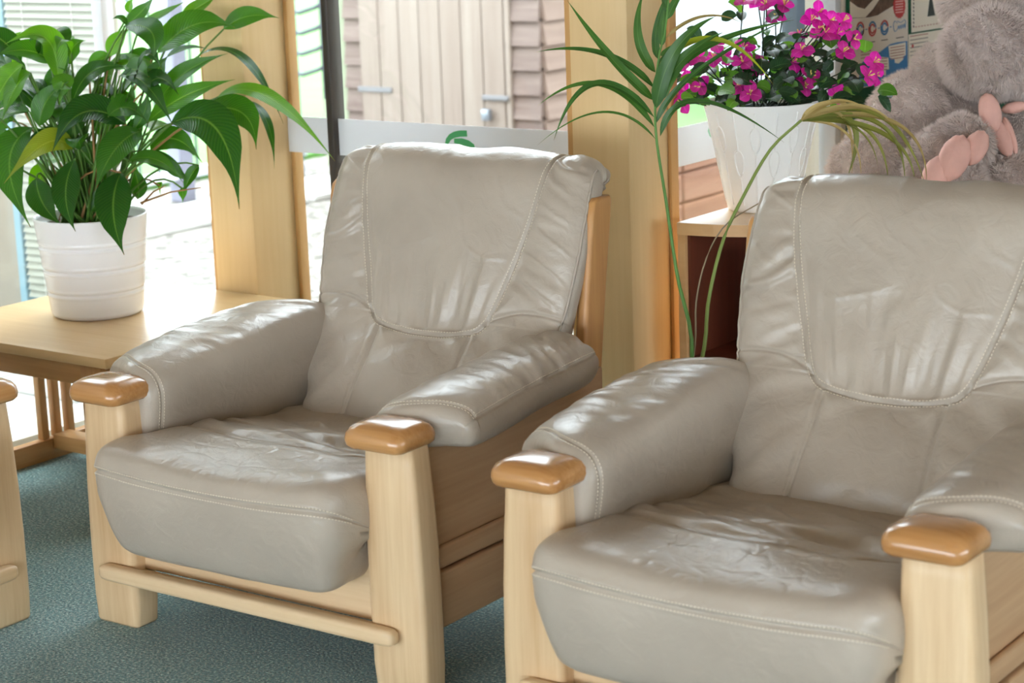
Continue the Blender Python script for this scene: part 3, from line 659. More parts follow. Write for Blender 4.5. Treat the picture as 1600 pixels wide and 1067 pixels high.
def rr2(cx, cy, hx, hy, r, n=5):
    out = []
    for (sx, sy, a0) in ((1, 1, 0), (-1, 1, 90), (-1, -1, 180), (1, -1, 270)):
        for k in range(n + 1):
            a = math.radians(a0 + 90 * k / n); out.append((cx + sx * (hx - r) + r * math.cos(a), cy + sy * (hy - r) + r * math.sin(a)))
    return out
def build_chair():
    t = thing('armchair', '', 'armchair', (0, 0, 0))
    for sg in (-1, 1):
        mb = MB(); secs = []
        for z, xi, xo, y0, y1, r in ((0, .350, .474, -.040, .050, .012), (.006, .345, .478, -.044, .054, .016), (.06, .340, .481, -.048, .058, .02), (.2, .338, .481, -.050, .060, .022), (.32, .338, .478, -.050, .060, .022), (.42, .340, .473, -.049, .058, .022), (.49, .342, .468, -.047, .055, .022), (.522, .344, .465, -.045, .052, .02)):
            secs.append([(sg * x, y, z) for x, y in rr2((xi + xo) / 2, (y0 + y1) / 2, (xo - xi) / 2, (y1 - y0) / 2, r)])
        secs = [[(x, -.045 + (y + .045) * .72, z + (.012 if z > .5 else 0)) for x, y, z in q] for q in secs]; mb.loft(secs); mb.build('post', OAK, t, True)
        # cap: domed rounded block
        mb = MB(); secs = []
        for z, gx, gy, r in ((.514, .008, .006, .016), (.516, .016, .013, .02), (.523, .024, .020, .026), (.534, .027, .023, .028), (.546, .025, .021, .028), (.556, .018, .014, .026), (.563, .006, .003, .024), (.567, -.010, -.010, .02), (.569, -.03, -.03, .012)):
            secs.append([(sg * x, y, z + .011) for x, y in rr2(.397, -.020, .0515 + gx, .046 + gy, r * (1.15 if z > .53 else 1), 6)])
        mb.loft(secs); mb.build('post_cap', CAPW, t, True)
        # side frame: panel with two mouldings
        x = .425
        rbox('side_panel', *sorted((sg * (x - .02), sg * x)), .055, .72, .13, .53, .004, OAKY, t, 2)
        rbox('side_moulding', *sorted((sg * x, sg * (x + .016))), .056, .70, .243, .290, .007, OAKY, t, 3)
        rbox('side_rail', *sorted((sg * x, sg * (x + .022))), .056, .70, .118, .238, .006, OAKY, t, 3)
        # rear leg and leaning back upright
        mb = MB(); secs = []
        for z, y0, y1 in ((0, .66, .76), (.12, .665, .76), (.49, .692, .772), (.70, .722, .803), (.87, .748, .831), (.898, .757, .835), (.907, .771, .828)):
            secs.append([(sg * xx, y, z) for xx, y in rr2(.374, (y0 + y1) / 2, .016, (y1 - y0) / 2, .010)])
        mb.loft(secs); mb.build('back_upright', wood('oak_upright', (206, 156, 98), (180, 128, 76), 'z', .4), t, True)
        build_arm(t, sg)
    rbox('front_apron', -.352, .352, -.012, .012, .135, .30, .004, OAKX, t, 2)
    rbox('front_ledge', -.345, .345, -.06, -.0125, .118, .136, .003, OAKX, t, 2)
    mb = MB(); secs = []
    for x in (-.424, -.421, -.412, -.397, -.37, 0, .37, .397, .412, .421, .424):
        g = {.424: .4, .421: .7, .412: .92}.get(abs(x), 1)
        secs.append([(x, -.066 + y * g, .134 + z * g) for y, z in rr2(0, 0, .017, .018, .011)])
    mb.loft(secs); mb.build('front_bar', OAKX, t, True)
    rbox('back_rail', -.358, .358, .715, .74, .20, .30, .005, OAKX, t, 2); rbox('back_rail', -.358, .358, .79, .81, .80, .86, .005, OAKX, t, 2)
    rbox('seat_deck', -.345, .345, .013, .62, .20, .222, .004, OAKX, t, 2)
    build_seat(t); build_backrest(t)
    return t
chair = build_chair()
chair.location = (-2.98480, 3.05026, 0); chair.rotation_euler.z = math.radians(1.03)
chair['label'] = 'taupe leather oak armchair in the middle, in front of the corner pillar'
chair['group'] = 'taupe leather armchairs with oak frames'
c2 = copy_tree(chair); c2.location = (-1.77696, 2.99863, 0); c2.rotation_euler.z = math.radians(.64)
c2['label'] = 'taupe leather oak armchair on the right, nearest the camera, cut by the right edge'
c3 = copy_tree(chair); c3.location = (-3.645, 2.45, 0); c3.rotation_euler.z = math.radians(90)
c3['label'] = 'oak armchair at the left edge of which only a post and bar end show'
# ------------------------------------------------------------------ corner side table
TZ = .47
tb = thing('side_table', 'square oak side table with slatted sides carrying the white lily pot', 'table', (-4.26, 3.845, 0))
hx, hy = .39, .395
rbox('table_top', -hx, hx, -hy, hy, TZ - .028, TZ, .005, TTOP, tb, 2)
for sx in (-1, 1):
    for sy in (-1, 1): rbox('leg', sx * (hx - .10) - .04, sx * (hx - .10) + .04, sy * (hy - .06) - .025, sy * (hy - .06) + .025, .0, TZ - .029, .004, TABZ, tb, 2)
for sy in (-1, 1): rbox('apron', -hx + .141, hx - .141, sy * (hy - .06) - .013, sy * (hy - .06) + .013, TZ - .097, TZ - .03, .003, TABX, tb, 2)
for sx in (-1, 1):
    x = sx * (hx - .045)
    rbox('apron', x - .013, x + .013, -hy + .05, hy - .05, TZ - .097, TZ - .03, .003, TABY, tb, 2)
    rbox('lower_rail', x - .016, x + .016, -hy + .05, hy - .05, .0, .062, .003, TABY, tb, 2)
    for i in range(3): rbox('spindle', x - .012, x + .012, -.012 + i * .049, -.012 + i * .049 + .026, .063, TZ - .098, .003, TABZ, tb, 2)
rbox('stretcher', -hx + .062, hx - .062, .02, .085, .03, .075, .003, TABX, tb, 2)

# ------------------------------------------------------------------ leaves
def leaf_mesh(P0, P1, P2, wd, nh, fold=.25, wave=.0, nl=16, nc=6, wp=.62, droop=None, shape='lance', rnd=random):
    """blade along a quadratic curve, returns verts, faces, uv"""
    P0, P1, P2 = Vector(P0), Vector(P1), Vector(P2); V = []; UV = []; ph = rnd.random() * 6.28
    for i in range(nl + 1):
        t = i / nl; p = P0 * (1 - t) ** 2 + P1 * (2 * t * (1 - t)) + P2 * t * t
        tg = ((P1 - P0) * (1 - t) + (P2 - P1) * t)
        tg = tg.normalized() if tg.length > 1e-6 else Vector((0, 0, 1))
        sd = tg.cross(nh)
        sd = sd.normalized() if sd.length > 1e-4 else Vector((1, 0, 0))
        nn = sd.cross(tg)
        if shape == 'lance': pr = ((math.sin(math.pi * t ** .78) ** 1.1) * (1 - .30 * t) * 1.12 * (1 - .55 * max(0, (t - .72) / .28) ** .8)) if 0 < t < 1 else .0
        elif shape == 'blade': pr = (min(1, t / .12) ** .7) * (1 - max(0, (t - .25) / .75) ** 1.6)
        else: pr = math.sin(math.pi * t ** .8) ** .75 if 0 < t < 1 else 0
        hw = wd * .5 * max(pr, .015)
        for k in range(nc + 1):
            u = 2 * k / nc - 1
            off = fold * abs(u) * hw + wave * wd * math.sin(t * 9 + ph + (2 if u > 0 else 0)) * abs(u) ** 2 * pr
            V.append(p + sd * (u * hw) + nn * off); UV.append(((u + 1) / 2, t))
    n = nc + 1
    F = [(i * n + k, i * n + k + 1, (i + 1) * n + k + 1, (i + 1) * n + k) for i in range(nl) for k in range(nc)]
    return V, F, UV
def leaf_obj(name, parent, mat, *a, origin=Vector((0, 0, 0)), **kw):
    V, F, UV = leaf_mesh(*a, **kw); return make(name, [v - origin for v in V], F, mat, parent, True, False, UV)
LILY = leafmat('lily_leaf', (26, 76, 24), (66, 124, 36), (112, 160, 66), .27, .30)
LILYB = leafmat('lily_leaf_bright', (62, 124, 28), (98, 156, 42), (140, 185, 80), .30, .38)
LILYY = leafmat('lily_leaf_yellow', (128, 150, 34), (158, 172, 48), (180, 190, 80), .32, .35)
LSTEM = plain('lily_stem', (86, 128, 48), .5); DSTEM = plain('dry_stem', (164, 122, 78), .7)
rnd = random.Random(11)
PC = Vector((-4.325, 3.845, TZ))
lily = thing('peace_lily', 'large glossy green peace lily in a ribbed white pot on the side table', 'potted plant', PC)
potw = plain('white_ceramic', (240, 241, 244), .22, coat=.2)
prof = [(.0, .0), (.118, .0), (.126, .006)]
for i in range(25):
    z = .01 + i * .262 / 24; r = .127 + .030 * (z / .28)
    g = min(abs(z - q) for q in (.072, .137, .203)); prof.append((r - .0035 * max(0, 1 - g / .006), z))
prof += [(.157, .276), (.156, .280), (.152, .280), (.150, .27), (.146, .2), (0, .2)]
fine = [prof[0]]
for p, q in zip(prof[:-1], prof[1:]):
    for j in range(1, 4): fine.append((p[0] + (q[0] - p[0]) * j / 3, p[1] + (q[1] - p[1]) * j / 3))
def groove_profile(): 
    out = [(.0, .0), (.118, .0), (.126, .006)]
    z = .012
    while z < .272:
        r = .127 + .030 * (z / .28); g = min(abs(z - q) for q in (.072, .137, .203)); out.append((r - .004 * math.exp(-(g / .004) ** 2) + .0015 * math.exp(-((g - .008) / .004) ** 2), z)); z += .002
    return out + [(.157, .276), (.156, .280), (.152, .280), (.150, .27), (.147, .235), (0, .235)]
mb = MB(); mb.lathe(groove_profile(), 72); po = mb.build('pot', potw, lily, True)
mb = MB(); mb.lathe([(0, .236), (.147, .236), (.147, .252), (.08, .258), (0, .26)], 40); mb.build('soil', plain('soil', (70, 52, 40), .95, bump=.8, bscale=60), lily)
K1 = .3375
D0 = depth_of(PC + Vector((0, 0, .35)))
def cp(x, y, dd): return pix(x * K1, y * K1, D0 + dd)
# base, bend, tip (in the close-up's own units), width, colour, depth of base / bend / tip, roll
LV = [
 ((730, 245), (900, 40), (1088, 128), 150, 0, (0, -.05, -.02), .2), ((1035, 135), (1140, 40), (1292, 84), 95, 0, (.03, .02, .0), .1),
 ((840, 75), (930, 30), (1015, -30), 70, 1, (.05, .06, .05), .1), ((650, 112), (760, 70), (862, 2), 46, 1, (.03, .02, .02), .3),
 ((585, 112), (650, 70), (718, -20), 72, 0, (-.02, -.03, -.03), .1), ((575, 120), (765, 90), (700, 295), 118, 0, (-.04, -.10, -.12), .4),
 ((510, 262), (530, 180), (605, 130), 78, 1, (.0, .0, .0), .2), ((770, 268), (860, 205), (965, 226), 52, 0, (.04, .05, .05), .6),
 ((915, 262), (1130, 120), (1312, 572), 66, 0, (.06, .04, .0), .8), ((735, 472), (820, 310), (1055, 248), 92, 0, (.02, 0, -.03), .2),
 ((688, 562), (830, 420), (1088, 368), 108, 1, (-.02, -.05, -.06), .2), ((1005, 452), (1210, 300), (1552, 748), 88, 1, (-.02, -.06, -.06), .5),
 ((1130, 462), (1270, 500), (1270, 782), 46, 0, (.05, .04, .02), 1.0), ((915, 524), (1180, 430), (1186, 692), 145, 0, (.0, -.04, -.05), .3),
 ((790, 572), (1060, 430), (1108, 968), 190, 0, (-.05, -.12, -.15), .25), ((698, 700), (800, 560), (935, 752), 118, 0, (.02, .02, .02), .2),
 ((268, 372), (270, 60), (22, 205), 118, 1, (-.02, -.08, -.1), .3), ((248, 290), (130, 190), (-30, 262), 105, 1, (-.03, -.08, -.09), .2),
 ((-40, 290), (20, 330), (10, 440), 60, 1, (0, -.03, -.03), .2), ((335, 475), (400, 255), (602, 318), 92, 0, (-.04, -.06, -.05), .2),
 ((182, 585), (190, 440), (322, 376), 105, 0, (-.08, -.12, -.12), .0), ((182, 515), (130, 440), (72, 402), 62, 0, (-.05, -.07, -.07), .2),
 ((140, 430), (70, 420), (-20, 520), 92, 0, (-.02, -.04, -.05), .2), ((322, 300), (320, 190), (400, 188), 72, 0, (0, .02, .02), .2),
 ((585, 575), (350, 400), (238, 716), 148, 0, (-.05, -.13, -.15), .2), ((335, 690), (240, 560), (18, 850), 112, 2, (-.06, -.12, -.14), .2),
 ((150, 590), (-60, 700), (142, 1052), 165, 0, (-.05, -.1, -.1), .2), ((168, 825), (170, 950), (288, 1045), 112, 0, (-.06, -.1, -.12), .2),
 ((345, 740), (260, 900), (350, 1072), 118, 0, (-.08, -.15, -.16), .1), ((655, 605), (520, 640), (438, 885), 158, 0, (-.06, -.13, -.14), .2),
 ((560, 800), (480, 960), (575, 1180), 150, 0, (-.08, -.17, -.18), .1), ((598, 742), (740, 690), (848, 846), 74, 0, (-.06, -.08, -.08), .3),
 ((772, 738), (800, 790), (856, 835), 58, 0, (.0, -.01, -.01), .2), ((922, 765), (880, 800), (845, 905), 56, 0, (.01, 0, 0), .3),
 ((620, 600), (690, 520), (680, 420), 62, 0, (-.02, -.03, -.03), .1), ((580, 565), (600, 470), (622, 380), 52, 0, (-.02, -.03, -.03), .1),
 ((700, 400), (720, 320), (778, 258), 82, 0, (-.03, -.05, -.05), .1), ((430, 760), (410, 690), (445, 640), 84, 0, (-.02, -.03, -.03), .1),
 ((590, 118), (560, 60), (515, 92), 34, 0, (-.02, -.03, -.03), .4), ((60, 300), (50, 180), (100, 145), 80, 1, (0, -.02, -.02), .1),
 ((560, 470), (550, 430), (580, 400), 50, 2, (.05, .05, .05), .1), ((600, 60), (590, 20), (620, -10), 40, 1, (.05, .05, .05), .1),
 ((410, 330), (480, 250), (520, 262), 80, 0, (.0, .0, .0), .1), ((420, 980), (470, 900), (560, 780), 70, 0, (-.05, -.08, -.08), .2),
 ((700, 290), (640, 240), (560, 280), 90, 0, (.04, .04, .04), .2), ((840, 870), (850, 880), (845, 940), 40, 0, (.0, 0, 0), .2),
 ((500, 420), (470, 360), (440, 470), 80, 0, (.03, .02, .02), .1), ((300, 560), (250, 500), (230, 600), 80, 0, (.03, .02, .02), .1),
 ((60, 560), (20, 520), (-60, 640), 90, 0, (.0, 0, 0), .1), ((120, 330), (60, 300), (80, 400), 90, 0, (.03, .02, .02), .1),
 ((530, 960), (470, 840), (420, 700), 90, 0, (.02, .02, .02), .1), ((640, 920), (650, 850), (610, 760), 80, 0, (.03, .03, .03), .1),
 ((740, 180), (800, 120), (880, 60), 60, 1, (.08, .08, .08), .1), ((260, 450), (250, 420), (330, 430), 80, 0, (.06, .06, .06), .1),
 ((740, 860), (735, 820), (742, 905), 26, 1, (.06, .06, .06), .1), ((470, 700), (500, 640), (560, 620), 80, 0, (.02, .02, .02), .1)]
toward = -CF
for i, (b, c, t, w, col, dd, roll) in enumerate(LV):
    B, C, T = cp(*b, dd[0]), cp(*c, dd[1]), cp(*t, dd[2])
    wd = w * K1 * D0 / FPX * 1.12
    nh = (toward * (1 - roll) + Vector((0, 0, 1)) * (roll + .25) + CR * rnd.uniform(-.25, .25)).normalized()
    leaf_obj('leaf', lily, (LILY, LILYB, LILYY)[col], B, C, T, wd, nh, fold=rnd.uniform(.12, .32), wave=.03, nl=20, origin=PC, rnd=rnd)
    s0 = PC + Vector((rnd.uniform(-.07, .07), rnd.uniform(-.07, .07), .25))
    m = (s0 + B) / 2 + Vector((0, 0, .05)) + (s0 - PC) * .3
    pts = [s0 * (1 - q) ** 2 + m * 2 * q * (1 - q) + B * q * q - PC for q in np.linspace(0, 1, 8)]
    mb = MB(); mb.tube(pts, [.0042 - .0016 * q for q in np.linspace(0, 1, 8)], 6); mb.build('leaf_stem', LSTEM if i % 6 else DSTEM, lily, True)
for k in range(46):                                                   # further leaves at the back and between
    a = rnd.uniform(-.2, 3.34); r = rnd.uniform(.05, .30) * (1 if math.cos(a) < 0 else .8); h = rnd.uniform(.50, .84) - .4 * max(0, r - .15)
    B = PC + CR * (r * math.cos(a)) + CF * rnd.uniform(-.06, .14) + Vector((0, 0, h - .08)); B = Vector(B)
    T = B + CR * (math.cos(a) * rnd.uniform(.06, .2)) + CF * rnd.uniform(-.08, .06) + Vector((0, 0, rnd.uniform(-.14, .10))); C = (B + T) / 2 + Vector((0, 0, rnd.uniform(.03, .09)))
    leaf_obj('leaf', lily, LILYB if k % 5 == 0 else LILY, B, C, T, rnd.uniform(.05, .085), (toward * rnd.uniform(.2, 1) + Vector((0, 0, .7)) + CR * rnd.uniform(-.3, .3)).normalized(), fold=.22, wave=.04, nl=14, nc=4, origin=PC, rnd=rnd)
    s0 = PC + Vector((rnd.uniform(-.07, .07), rnd.uniform(-.07, .07), .25)); mb = MB(); mb.tube([s0 - PC, (s0 + B) / 2 + Vector((0, 0, .03)) - PC, B - PC], [.004, .0035, .0025], 5); mb.build('leaf_stem', LSTEM, lily, True)
for k in range(34):                                                   # inner leaves filling the crown
    a = rnd.uniform(0, 6.28); r = rnd.uniform(.02, .16); B = PC + Vector((r * math.cos(a), r * math.sin(a), rnd.uniform(.36, .66)))
    T = B + Vector((math.cos(a) * rnd.uniform(.05, .16), math.sin(a) * rnd.uniform(.05, .16), rnd.uniform(-.10, .10))); C = (B + T) / 2 + Vector((0, 0, rnd.uniform(.03, .08)))
    if (B - PC).dot(CF) < -.10: continue
    leaf_obj('leaf', lily, LILY, B, C, T, rnd.uniform(.04, .07), Vector((math.cos(a) * -.4, math.sin(a) * -.4, 1)).normalized(), fold=.25, wave=.03, nl=12, nc=4, origin=PC, rnd=rnd)
    s0 = PC + Vector((rnd.uniform(-.07, .07), rnd.uniform(-.07, .07), .25)); mb = MB(); mb.tube([s0 - PC, (s0 + B) / 2 + Vector((0, 0, .03)) - PC, B - PC], [.004, .0035, .0025], 5); mb.build('leaf_stem', LSTEM, lily, True)
for (x0, y0, x1, y1) in ((655, 945, 765, 860), (650, 940, 930, 868)):
    mb = MB(); mb.tube([cp(x0, y0, -.06) - PC, cp((x0 + x1) / 2, (y0 + y1) / 2 - 15, -.05) - PC, cp(x1, y1, -.03) - PC], [.003, .0025, .0015], 5); mb.build('dry_stalk', DSTEM, lily, True)

# ------------------------------------------------------------------ curved end shelf, cabinet
BWD = wood('beech_veneer', (226, 182, 128), (206, 158, 104), 'x', .4, scale=.6); MAH = wood('mahogany_inside', (112, 54, 32), (84, 38, 22), 'z', .45, scale=.5)
BTOP = wood('beech_top', (232, 204, 170), (216, 182, 140), 'y', .3, scale=.6)
CZ = .765
es = thing('end_shelf', 'curved end shelf unit with beech top and dark mahogany inside, under the flower pot', 'shelf', (-2.715, 4.335, 0))
def qdisc(r, z0, z1, name, mat):
    mb = MB(); P = [Vector((0, .4, z0))] + [Vector((r * math.sin(a), .4 - r * math.cos(a), z0)) for a in np.linspace(0, math.pi / 2, 20)]
    mb.prism(P, (0, 0, z1 - z0)); return mb.build(name, mat, es)
qdisc(.40, CZ - .03, CZ, 'shelf_top', BTOP)
mb = MB(); P = [(.402 * math.sin(a), .4 - .402 * math.cos(a)) for a in np.linspace(0, math.pi / 2, 20)] + [(.399 * math.sin(a), .4 - .399 * math.cos(a)) for a in np.linspace(math.pi / 2, 0, 20)]
mb.prism([Vector((x, y, CZ - .0305)) for x, y in P], (0, 0, .0295)); mb.build('top_edging', BWD, es)
rbox('side_board', 0, .022, .0, .4, 0, CZ - .031, .001, BWD, es, 1)
rbox('divider', .023, .40, .378, .40, .0, CZ - .031, .001, MAH, es, 1); rbox('back_lining', .0225, .03, .012, .377, 0.0, CZ - .031, 0, MAH, es)
for z in (.02, .40): qdisc(.385, z, z + .02, 'shelf_board', MAH)
cb = thing('low_cabinet', 'low beech cabinet carrying the plush animal below the notice board', 'cabinet', (-2.715, 4.74, 0))
rbox('body', 0, .72, 0, 1.5, .05, CZ - .03, .003, BWD, cb, 1); rbox('top', 0, .74, 0, 1.5, CZ - .029, CZ, .003, BTOP, cb, 1); rbox('plinth', .02, .68, .02, 1.48, 0, .05, 0, MAH, cb)
for i in range(3):
    d = rbox('door', .7205, .738, .01 + i * .495, .49 + i * .495, .07, CZ - .045, .002, BWD, cb, 1); rbox('handle', .739, .755, .42 + i * .495, .44 + i * .495, .42, .54, .004, MATS['galvanised'], d, 1)
PINK = plain('magenta_card', (214, 44, 150), .35, bump=.8, bscale=70)
fo = thing('magenta_folder', 'magenta embossed folder leaning inside the curved end shelf', 'folder', (-2.50, 4.46, .421), math.radians(28))
mb = MB(); mb.prism([Vector((0, 0, 0)), Vector((.20, 0, 0)), Vector((.165, .03, .265)), Vector((-.035, .03, .265))], (0, .012, 0)); mb.build('cover', PINK, fo)
for i in range(9):
    mb = MB(); x, z = (.03 + (i % 3) * .055, .05 + (i // 3) * .075); mb.lathe([(0, 0), (.012, 0), (.016, .002), (.012, .004), (0, .004)], 10, (0, 0, 0))
    o = mb.build('embossed_rose', PINK, fo, True); o.rotation_euler = (math.radians(83), 0, 0); o.location = (x - .13 * z, .11 * z - .001, z)

# ------------------------------------------------------------------ flowering plant
FP = Vector((-2.628, 4.612, CZ))
fl = thing('flowering_plant', 'artificial magenta flowering plant in a tall white embossed pot on the end shelf', 'potted plant', FP)
potc = plain('cream_plastic', (250, 249, 247), .35)
mb = MB(); mb.lathe([(0, 0), (.086, 0), (.090, .006), (.108, .09), (.126, .18), (.148, .268), (.1545, .275), (.1545, .279), (.151, .2795), (.146, .268), (.125, .2), (0, .2)], 64); fpot = mb.build('pot', potc, fl, True)
def rad(z): return np.interp(z, [.006, .09, .18, .268], [.090, .108, .126, .148])
for i in range(16):                                                   # raised bud and line ornaments on the pot
    a0 = 2 * math.pi * i / 16; mb = MB(); zc = .19 if i % 2 else .13; 
    outl = [(math.sin(q) * .012 * (1 - .35 * math.cos(q)), zc - math.cos(q) * .034) for q in np.linspace(0, 2 * math.pi, 25)]
    mb.tube([Vector((rad(z) * math.cos(a0 + dx / rad(z)), rad(z) * math.sin(a0 + dx / rad(z)), z)) for dx, z in outl], .0024, 6)
    for z0, z1 in ((.02, zc - .034), (zc + .034, .262)): mb.tube([Vector((rad(z) * math.cos(a0), rad(z) * math.sin(a0), z)) for z in np.linspace(z0, z1, 8)], .0024, 6)
    mb.build('pot_relief', potc, fpot, True)
MAG = leafmat('magenta_bract', (186, 18, 128), (226, 60, 168), (232, 120, 190), .55, .35, 8)
FLF = leafmat('flower_leaf_dark', (20, 46, 26), (44, 78, 46), (90, 120, 80), .35, .2, 12); FLB = leafmat('flower_leaf_bright', (70, 130, 40), (104, 160, 60), (150, 190, 110), .4, .35, 12)
YEL = plain('stamen_yellow', (240, 214, 120), .6); STM = plain('flower_stem_dark', (40, 52, 34), .6)
DF = depth_of(FP + Vector((0, 0, .38)))
rnd = random.Random(5)
fc8 = [(540, 12), (690, 30), (825, 38), (762, 125), (345, 310), (415, 402), (335, 410), (160, 430), (160, 575), (245, 600), (90, 660), (120, 720), (525, 595), (590, 650), (540, 330), (660, 445), (535, 432), (930, 250), (945, 350), (1005, 530), (965, 600), (1060, 85), (1010, 145), (1065, 215), (1140, 140), (1235, 145), (1190, 235), (1250, 365), (1190, 640), (700, 20), (640, 10), (230, 400), (880, 430), (600, 500)]
fc4 = [(445, 205), (392, 272), (550, 325), (520, 395), (345, 490), (300, 170), (390, 110), (560, 390)]
FC = [(1040 + x * .225, y * .225) for x, y in fc8] + [(1200 + x * .3, y * .3) for x, y in fc4]
heart = pix(1190, 150, DF)
for (x, y) in FC:
    dd = rnd.uniform(-.13, .02); P = pix(x, y, DF + dd)
    out = (P - heart); out = (out.normalized() * .7 + toward * .8 + Vector((0, 0, .25)) + Vector((rnd.uniform(-.4, .4), rnd.uniform(-.4, .4), rnd.uniform(-.3, .3)))).normalized()
    b = empty('blossom', P - FP); b.parent = fl
    e1 = out.cross(Vector((0, 0, 1))).normalized(); e2 = out.cross(e1); a0 = rnd.uniform(0, 6)
    for k in range(3):
        a = a0 + k * 2.094 + rnd.uniform(-.2, .2); d = e1 * math.cos(a) + e2 * math.sin(a); L = rnd.uniform(.028, .035)
        leaf_obj('bract', b, MAG, Vector((0, 0, 0)), d * L * .6 + out * .012, d * L + out * rnd.uniform(-.004, .01), L * 1.0, out, fold=-.15, wave=.06, nl=7, nc=4, shape='oval', rnd=rnd)
    mb = MB()
    for k in range(4):
        d = (out + e1 * rnd.uniform(-.5, .5) + e2 * rnd.uniform(-.5, .5)).normalized(); mb.tube([(0, 0, 0), d * .012, d * .019], [.0009, .0009, .0019], 5)
    mb.build('stamens', YEL, b, True)
    s0 = FP + Vector((rnd.uniform(-.06, .06), rnd.uniform(-.06, .06), .2)); m = (s0 + P) / 2 + Vector((0, 0, .05)); mb = MB()
    mb.tube([s0 * (1 - q) ** 2 + m * 2 * q * (1 - q) + P * q * q - FP for q in np.linspace(0, 1, 6)], .0018, 5); mb.build('stem', STM, fl, True)
    for k in range(2):
        q = rnd.uniform(.5, .95); B = s0 * (1 - q) ** 2 + m * 2 * q * (1 - q) + P * q * q
        d = Vector((rnd.uniform(-1, 1), rnd.uniform(-1, 1), rnd.uniform(-.5, .5))).normalized() + toward * .4; T = B + d.normalized() * rnd.uniform(.035, .055)
        leaf_obj('leaf', fl, FLB if rnd.random() < .3 else FLF, B, (B + T) / 2 + Vector((0, 0, .012)), T, rnd.uniform(.024, .034), (Vector((0, 0, .6)) + toward * .7).normalized(), fold=.2, wave=.03, nl=8, nc=4, shape='oval', origin=FP, rnd=rnd)
for k in range(150):
    x, y = rnd.gauss(1205, 68), 166 - abs(rnd.gauss(0, 52)); P = pix(x, y, DF + rnd.uniform(-.15, .10))
    d = Vector((rnd.uniform(-1, 1), rnd.uniform(-1, 1), rnd.uniform(-.6, .6))).normalized() + toward * .3; T = P + d.normalized() * rnd.uniform(.035, .06)
    leaf_obj('leaf', fl, FLB if rnd.random() < .3 else FLF, P, (P + T) / 2 + Vector((0, 0, .012)), T, rnd.uniform(.030, .044), (Vector((0, 0, .5)) + toward * .8).normalized(), fold=.2, wave=.03, nl=8, nc=4, shape='oval', origin=FP, rnd=rnd)
mb = MB(); mb.lathe([(0, .201), (.12, .201), (.135, .24), (.10, .262), (0, .27)], 30); mb.build('moss', plain('dark_moss', (28, 44, 30), .95, bump=1, bscale=50), fl)

# ------------------------------------------------------------------ palm
PP = Vector((-2.60, 4.075, 0)); DPm = depth_of((-2.60, 4.075, .9))
palm = thing('potted_palm', 'slender palm with arching leaflets standing behind the two armchairs', 'potted plant', PP)
mb = MB(); mb.lathe([(0, 0), (.085, 0), (.09, .005), (.115, .2), (.12, .2), (.12, .215), (.108, .215), (.104, .18), (0, .18)], 40); mb.build('pot', plain('terracotta', (170, 96, 64), .8), palm, True)
PGR = leafmat('palm_leaf', (40, 84, 36), (74, 118, 48), (110, 150, 80), .4, .25, 3); PYL = leafmat('palm_leaf_yellowing', (120, 150, 40), (170, 180, 60), (190, 190, 90), .45, .3, 3); PDR = leafmat('palm_leaf_dry', (150, 132, 78), (184, 164, 108), (196, 180, 130), .6, .2, 3); POL = leafmat('palm_leaf_olive', (104, 112, 48), (136, 140, 66), (170, 170, 100), .5, .25, 3)
K3 = 400 / 1186
def c3p(x, y, dd=0): return pix(840 + x * K3, y * K3, DPm + dd)
def stalk(pts, r0, r1, mat, name='frond_stem'):
    P = catmull([tuple(p) for p in pts], 30); mb = MB(); mb.tube([Vector(p) - PP for p in P], list(np.linspace(r0, r1, 30)), 7); return mb.build(name, mat, palm, True)
PST = plain('palm_stem_green', (92, 140, 62), .45); PSD = plain('palm_stem_dry', (146, 130, 104), .7)
stalk([PP + Vector((0, 0, .18)), pix(1081, 560, DPm), pix(1058, 430, DPm), pix(1040, 310, DPm), c3p(550, 640), c3p(545, 450), c3p(560, 270), c3p(590, 150), c3p(606, 0), c3p(612, -90)], .0062, .002, PST)
stalk([PP + Vector((.02, -.01, .18)), pix(1097, 560, DPm), pix(1107, 470, DPm), pix(1130, 375, DPm), pix(1165, 300, DPm), pix(1205, 232, DPm), pix(1252, 188, DPm)], .0058, .0035, plain('palm_stem_olive', (126, 146, 70), .5))
stalk([PP + Vector((.0, .01, .18)), pix(1083, 560, DPm + .01), pix(1088, 470, DPm + .01), pix(1105, 400, DPm + .01), pix(1135, 350, DPm + .01), pix(1185, 318, DPm + .01)], .0035, .0015, PSD, 'dry_stem')
